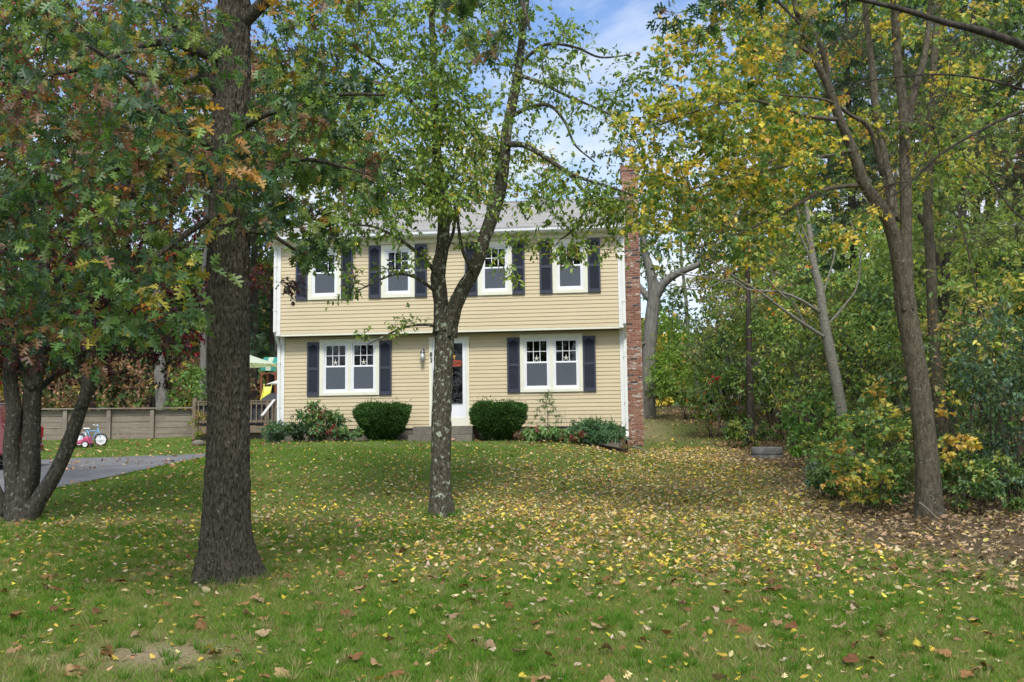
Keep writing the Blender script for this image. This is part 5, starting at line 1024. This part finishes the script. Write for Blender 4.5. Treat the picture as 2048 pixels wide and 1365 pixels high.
mb = MB(); mb.add([(x, y, z) for y in (-.16, .16) for (x, z) in ((-.38, .10), (-.34, .26), (-.15, .20), (.10, .18), (.22, .34), (.34, .30), (.40, .10))], [(0, 1, 2, 3, 4, 5, 6), (13, 12, 11, 10, 9, 8, 7)]+[(k, k+7, (k+1) % 7+7, (k+1) % 7) for k in range(7)]); mb.build('body', M['pink'], root, bevel=.03)
for x in (-.26, .27):
    for y in (-.19, .19): wheel(None, (x, y, .10), .10, .06, root, M['whitep'])
MB().box(-.2, .05, -.1, .1, .2, .25).build('seat', M['whitep'], root, bevel=.02); mb = MB(); mb.tube([(.24, 0, .3), (.18, 0, .45)], .014, 6); mb.tube([(.16, -.13, .46), (.16, .13, .46)], .014, 6); mb.build('handlebar', M['whitep'], root)
# red car parked on the driveway
def car():
    e = P(50, 900, 23.4); zc_ = float(zg(e[0]-1.5, 23.4))+.01; root = empty('parked_car', (e[0]-2.25, 23.4, zc_), label='dark red estate car parked on the driveway behind the japanese maple', cat='car')
    paint = mat('dark_red_car_paint', (.16, .008, .014), .25, .6); paint.node_tree.nodes['Principled BSDF'].inputs['Coat Weight'].default_value = .8
    gl = mat('car_glass', (.02, .025, .03), .05, .8); lt = mat('tail_light_lens', (.5, .02, .02), .2, .6)
    side = [(-2.25, .42), (-2.27, .62), (-2.18, .82), (-1.3, .98), (-1.0, 1.02), (-.35, 1.46), (0, 1.5), (1.5, 1.48), (1.85, 1.42), (2.17, 1.0), (2.25, .9), (2.26, .5), (2.2, .32), (-2.2, .28)]
    wd = lambda z: .88 if z < 1.0 else .88-.22*(z-1.0)/.5
    v = [(x, s*wd(z), z) for s in (-1, 1) for (x, z) in side]; n = len(side)
    # the roof profile as strips between the two sides
    MB().add(v, [list(range(n)), list(range(n, 2*n))[::-1]]+[(k, k+n, (k+1) % n+n, (k+1) % n) for k in range(n)]).build('body', paint, root, bevel=.05)
    for s in (-1, 1):
        for pts in ([(-.92, 1.03), (-.36, 1.40), (.28, 1.42), (.28, 1.03)], [(.34, 1.03), (.34, 1.42), (1.15, 1.41), (1.15, 1.03)], [(1.21, 1.03), (1.21, 1.41), (1.70, 1.36), (1.92, 1.03)]):
            MB().add([(x, s*(wd(z)+.006+o_), z) for o_ in (0, -.01) for (x, z) in pts], [(0, 1, 2, 3), (7, 6, 5, 4)]+[(k, k+4, (k+1) % 4+4, (k+1) % 4) for k in range(4)]).build('window', gl, root)
        for x in (-1.42, 1.38): wheel(None, (x, s*.80, .31), .31, .2, root, M['metal'])
        MB().box(-.85, -.83, s*.895-.005, s*.895+.005, .35, 1.0).build('door_seam', M['black'], root); MB().box(.30, .32, s*.895-.005, s*.895+.005, .35, 1.0).build('door_seam', M['black'], root)
        MB().box(2.18, 2.275, s*.74-.12, s*.74+.12, .72, .98).build('tail_light', lt, root, bevel=.02); MB().box(-2.27, -2.1, s*.66-.16, s*.66+.16, .62, .78).build('headlight', M['whitep'], root, bevel=.03)
        MB().box(-.78, -.6, s*.98-.08, s*.98+.08, 1.0, 1.13).build('mirror', paint, root, bevel=.03)
        for x in (-.2, .9): MB().box(x, x+.16, s*.90-.012, s*.90+.012, .86, .89).build('door_handle', M['metal'], root)
        mb = MB(); mb.tube([(-.2, s*.55, 1.55), (1.5, s*.55, 1.53)], .016, 6); mb.build('roof_rail', M['metal'], root)
    MB().add([(2.12+o_, y, z) for o_ in (.06, .04) for (y, z) in ((-.66, 1.05), (.66, 1.05), (.56, 1.38), (-.56, 1.38))], [(0, 1, 2, 3), (7, 6, 5, 4)]+[(k, k+4, (k+1) % 4+4, (k+1) % 4) for k in range(4)]).build('rear_window', gl, root)
    MB().box(2.2, 2.33, -.8, .8, .38, .58).build('bumper', paint, root, bevel=.04)
    return root
car()
# ------------------------------------------------------------------ lawn: grass and fallen leaves
def onlawn(x, y):
    u, v = hloc(x, y); inside = (u > -9.8) & (u < .7) & (v > -.02) & (v < 8.2)
    return (drive_d(x, y) < -.02) & (~inside) & (bed(x, y) < .5)
def scatter(n, y0, y1, dens, xm=.58, pw=1.0):
    y = y0+(y1-y0)*rng.random(n)**pw; x = (rng.random(n)*2-1)*xm*y; k = rng.random(n) < dens(x, y); x, y = x[k], y[k]; k = onlawn(x, y); return x[k], y[k]
TRUNKS = [(*ob[:2], .52), (*mbase[:2], .38), (*jb[:2], .9), (*yb[:2], .6)]
def blades(y0, y1, n, h, wd):
    y = np.sqrt(y0**2+(y1**2-y0**2)*rng.random(n)); x = (rng.random(n)*2-1)*.56*y
    k = onlawn(x, y)
    for (tx, ty, tr_) in TRUNKS: k &= rng.random(n) > 1.1*np.exp(-(((x-tx)**2+(y-ty)**2)/tr_**2)**1.5)
    dr = np.clip(leafden(x, y)*.5+.9*np.exp(-((x+2.6)/.75)**2-((y-7.4)/.38)**2)+.6*np.exp(-((x+7.2)/2.2)**2-((y-15.3)/.9)**2), 0, 1)
    wdm = woods(x, y); k &= (rng.random(n) > dr*.55+.6*np.exp(-((x+2.6)/.75)**2-((y-7.4)/.38)**2)) & (rng.random(n) > wdm*1.05) & (~((x < -6.5) & (y > 34.2)))
    k &= rng.random(n) > .45*ss(29, 33, y)*np.exp(-((x-4.6)/1.2)**2)
    x, y, dr = x[k], y[k], dr[k]; n = len(x)
    pat = .6*vnoise(x*.7, y*.7, 41)+.4*vnoise(x*2.6, y*2.6, 43); z = zg(x, y); a = rng.uniform(0, 2*math.pi, n); hh_ = h*rng.uniform(.45, 1.15, n)*(.75+.5*vnoise(x*3, y*3, 42)); le = rng.uniform(.2, 1.5, n)*hh_
    b1 = rng.uniform(0, 2*math.pi, n); w2 = wd*rng.uniform(.7, 1.2, n)/2
    p0 = np.stack([x-w2*np.cos(b1), y-w2*np.sin(b1), z-.005], -1); p1 = np.stack([x+w2*np.cos(b1), y+w2*np.sin(b1), z-.005], -1); p2 = np.stack([x+le*np.cos(a), y+le*np.sin(a), z+hh_], -1)
    v = np.stack([p0, p1, p2], 1).reshape(-1, 3)
    g = np.array([[.082, .185, .014], [.14, .275, .024], [.2, .32, .04], [.34, .28, .13]]); pr = rng.random(n)+.75*(pat-.5)+dr*.3+.2*(1-ss(12, 20, y))
    ki = np.where(pr < .38, 0, np.where(pr < .75, 1, np.where(pr < .93, 2, 3))); c = g[ki]*rng.uniform(.75, 1.25, (n, 1)); return v, np.repeat(c, 3, 0)
def tufts(nc, y0, y1, per_, h):
    y = np.sqrt(y0**2+(y1**2-y0**2)*rng.random(nc)); x = (rng.random(nc)*2-1)*.55*y
    x = np.concatenate([x]+[t[0]+t[2]*.7*np.cos(a_) for t in TRUNKS for a_ in [rng.uniform(0, 6.28, 70)]]); y = np.concatenate([y]+[t[1]+t[2]*.7*np.sin(a_) for t in TRUNKS for a_ in [rng.uniform(0, 6.28, 70)]])
    k = onlawn(x, y) & (woods(x, y) < .5); x, y = x[k], y[k]; cc = rng.uniform(0, 1, len(x)); i_ = np.repeat(np.arange(len(x)), per_); n = len(i_); a = rng.uniform(0, 6.28, n); r = .03*rng.random(n)
    bx, by = x[i_]+r*np.cos(a), y[i_]+r*np.sin(a); z = zg(bx, by); H = h*rng.uniform(.5, 1.2, n); L = H*rng.uniform(.2, 1.0, n); b1 = rng.uniform(0, 6.28, n); w2 = .0032
    v = np.stack([np.stack([bx-w2*np.cos(b1), by-w2*np.sin(b1), z-.005], -1), np.stack([bx+w2*np.cos(b1), by+w2*np.sin(b1), z-.005], -1), np.stack([bx+L*np.cos(a), by+L*np.sin(a), z+H], -1)], 1).reshape(-1, 3)
    g1 = np.where(cc[i_, None] < .75, np.array([[.09, .21, .02]]), np.array([[.36, .32, .15]]))*rng.uniform(.7, 1.3, (n, 1)); return v, np.repeat(g1, 3, 0)
vs, cs = zip(*[tufts(2600, 5.2, 15, 34, .085), blades(5.2, 9.5, 300000, .042, .0045), blades(9.5, 15, 260000, .046, .007), blades(15, 24, 190000, .05, .011), blades(24, 46, 110000, .06, .02)])
v = np.vstack(vs); o = big('grass', v, np.arange(len(v)), np.full(len(v)//3, 3), M['blade'], colr=np.vstack(cs)); tag(o, 'short green lawn grass covering the front yard', 'grass', kind='stuff')
PY = [((.46, .35, .05), 3), ((.38, .26, .05), 3), ((.42, .34, .17), 3), ((.36, .28, .19), 3), ((.30, .17, .07), 2.5), ((.17, .09, .05), 3)]
PB = [((.26, .14, .075), 4), ((.16, .075, .035), 3), ((.34, .2, .12), 2), ((.11, .05, .03), 1)]
# the biggest ones are leaves of their own, sharing a few meshes
def leafvar(T, sz, cc, name):
    import bmesh
    V, Fc = T; bm = bmesh.new(); vs_ = [bm.verts.new((p[0], p[1]-.5, 0)) for p in V]
    for q in Fc: bm.faces.new([vs_[i] for i in q])
    bmesh.ops.triangulate(bm, faces=bm.faces[:]); bmesh.ops.subdivide_edges(bm, edges=bm.edges[:], cuts=2, use_grid_fill=True)
    p1, p2, p3 = rng.uniform(0, 6.28, 3); c1, c2, c3 = rng.uniform(.1, .6), rng.uniform(-.5, .5), rng.uniform(.03, .08)
    for v in bm.verts:
        x, y, _ = v.co; v.co.z = c1*x*x*1.3+c2*y*y*.7+c3*math.sin(9*x+p1)*math.cos(7*y+p2)+.10*abs(x)+.25*c2*x*y; v.co.y *= 1-.12*abs(c2); v.co.x *= 1-.15*c1
    me = bpy.data.meshes.new(name); bm.to_mesh(me); bm.free(); me.materials.append(M['fallen'])
    at = me.color_attributes.new('col', 'FLOAT_COLOR', 'POINT'); c4 = np.ones((len(me.vertices), 4), np.float32); co = np.array([v.co[:] for v in me.vertices])
    c4[:, :3] = np.array(cc)*(1+.5*(vnoise(co[:, 0]*9+p1, co[:, 1]*9, 5)-.5))[:, None]; at.data.foreach_set('color', c4.ravel())
    me.polygons.foreach_set('use_smooth', np.ones(len(me.polygons), bool)); return me
OAKF = tmpl([(0, 0), (.02, .14), (.17, .16), (.27, .22), (.07, .29), (.05, .36), (.30, .40), (.46, .47), (.30, .53), (.06, .52), (.06, .60), (.22, .70), (.36, .83), (.20, .83), (.06, .76), (.06, .86), (.10, .95), (0, 1.05)], 0, 0, 0)
ovars = [leafvar(OAKF if k % 3 else OAK2, 1, np.array(c), 'oak_leaf') for k, c in enumerate([(.31, .18, .08), (.2, .095, .04), (.4, .26, .13), (.15, .07, .03), (.33, .17, .07), (.31, .21, .12), (.26, .13, .05), (.42, .3, .17), (.18, .08, .035), (.34, .215, .11), (.23, .12, .05), (.29, .15, .06)])]
yvars = [leafvar(T, 1, np.array(c), 'yellow_leaf') for T, c in ((OVATE, (.52, .4, .06)), (MAPLE, (.5, .4, .05)), (BROAD, (.5, .43, .24)), (OVATE, (.45, .3, .05)), (MAPLE, (.46, .38, .25)), (OVATE, (.5, .45, .2)))]
def place(n, name, vars_, y0, y1, s0, s1, lab, cat, grp, dens):
    x, y = scatter(n*6, y0, y1, dens, .53); x, y = x[:n], y[:n]
    for a, b in zip(x, y):
        o = bpy.data.objects.new(name, vars_[rng.integers(len(vars_))]); col.objects.link(o); s = rng.uniform(s0, s1); o.scale = (s*rng.uniform(.8, 1.1), s, s*rng.uniform(.6, 1.5)*rng.choice([1, -1]))
        o.location = (a, b, float(zg(a, b))+.035+.02*rng.random()); o.rotation_euler = (rng.normal(0, .3), rng.normal(0, .3), rng.uniform(0, 6.28)); tag(o, lab, cat, grp)
place(190, 'oak_leaf', ovars, 5.6, 10.5, .09, .155, 'curled brown lobed oak leaf lying on the near grass', 'leaf', 'brown oak leaves on the grass', lambda x, y: .6+.4*vnoise(x, y, 77))
place(90, 'yellow_leaf', yvars, 5.8, 9.8, .06, .10, 'small yellow fallen leaf lying on the near part of the lawn', 'leaf', 'yellow leaves on the near lawn', lambda x, y: np.clip(.25+.3*(x+1)/4, .1, 1))
PW = [((.24, .175, .095), 4), ((.15, .095, .05), 3), ((.3, .22, .13), 2), ((.09, .06, .035), 2), ((.34, .27, .08), .8)]
def litter_mesh(specs):
    V, Lp, Tt, Cc, off = [], [], [], [], 0
    for (n, y0, y1, dens, T, s0, s1, pal, lift, xm) in specs:
        y = np.sqrt(y0**2+(y1**2-y0**2)*rng.random(n)); x = (rng.random(n)*2-1)*xm*y; k = rng.random(n) < dens(x, y); x, y = x[k], y[k]; k = bed(x, y) < .9; u, v_ = hloc(x, y); k &= ~((u > -9.6) & (u < .6) & (v_ > -.05) & (v_ < 8)); x, y = x[k], y[k]
        n_ = len(x); z = zg(x, y)+lift*rng.random(n_)+.008+.0*(drive_d(x, y) > 0); a = rng.uniform(0, 6.28, n_)
        ax = np.stack([np.cos(a), np.sin(a), rng.normal(0, .25, n_)], -1); nm = rng.normal(0, .35, (n_, 3))+[0, 0, 1]; nm[rng.random(n_) < .5] *= -1
        v, l, t, kk = leafmesh(np.stack([x, y, z], -1), ax, nm, rng.uniform(s0, s1, n_), T); cc = palette(n_, rng.integers(0, 40, n_), pal, .1)
        V.append(v); Lp.append(l+off); Tt.append(t); Cc.append(np.repeat(cc, kk, 0)); off += len(v)
    return np.vstack(V), np.concatenate(Lp), np.concatenate(Tt), np.vstack(Cc)
lawn_only = lambda x, y: (drive_d(x, y) < 0)*(1-woods(x, y))
wood_only = lambda x, y: woods(x, y)+((x < -6) & (y > 34.8))
v, l, t, c = litter_mesh([
    (62000, 8.5, 29, lambda x, y: np.clip(leafden(x, y)*1.0, 0, 1)*lawn_only(x, y), OVATE, .04, .075, PY, .04, .54), (30000, 9.5, 29, lambda x, y: np.clip(leafden(x, y), 0, 1)*lawn_only(x, y), MAPLE, .05, .085, PY, .045, .54),
    (1700, 9.8, 27, lambda x, y: .65*lawn_only(x, y), OAK, .08, .125, PB, .045, .52), (3800, 5.4, 14, lambda x, y: .8*lawn_only(x, y), OAK, .03, .065, PB+PY, .02, .54), (1900, 5.4, 16, lambda x, y: (.3+.7*ss(-3, 4, x))*lawn_only(x, y), OVATE, .03, .07, PY, .03, .54), (3000, 12, 22, lambda x, y: np.exp(-((x-jb[0])**2+(y-jb[1])**2)/3.5), STAR, .05, .08, [((.12, .05, .04), 3), (BRN, 3), (TAN, 1)], .03, .54), (3600, 9.8, 30, lambda x, y: .6*lawn_only(x, y), OVATE, .05, .09, PY, .05, .52),
    (2500, 20, 34, lambda x, y: (x < -6)*1.*(drive_d(x, y) < -.0), OVATE, .08, .14, PB+[((.45, .3, .15), 4)], .04, .56), (2200, 17, 29, lambda x, y: (drive_d(x, y) > .0)*1.*(vnoise(x*.9, y*.9, 3) > .45), OVATE, .08, .14, PB+[((.4, .24, .12), 4)], .02, .56),
    (95000, 9, 42, wood_only, OVATE, .045, .085, PW+[((.4, .27, .15), 1.5), ((.45, .35, .1), .6)], .06, .62), (9000, 9, 24, wood_only, OAK, .08, .12, PW, .08, .62), (5000, 28, 46, lambda x, y: (x > 0)*.5, OVATE, .08, .13, PB+PY[:2], .04, .5)])
o = big('fallen_leaves', v, l, t, M['fallen'], colr=c); tag(o, 'carpet of small yellow and tan fallen leaves over lawn and woodland floor', 'leaves', kind='stuff')
# dead sticks by the chimney foot and the big maple
for (xa, ya, xb, yb_, Y, w_, lab) in ((1262, 893, 1292, 903, 25.2, 5, 'thin pale stick lying in the grass by the foot of the chimney'), (1838, 1005, 1876, 1040, 14.2, 4, 'bare stick leaning against the foot of the big maple')):
    a_, b_ = P(xa, ya, Y), P(xb, yb_, Y-.2); mb = MB(); mb.tube(spline([a_-a_, (b_-a_)*.5+[0, 0, .02], b_-a_], 4), np.linspace(w_, w_*.4, 9)*Y/F/2, 6); o = mb.build('stick', M['pale_twig'], None, loc=a_); tag(o, lab, 'stick')
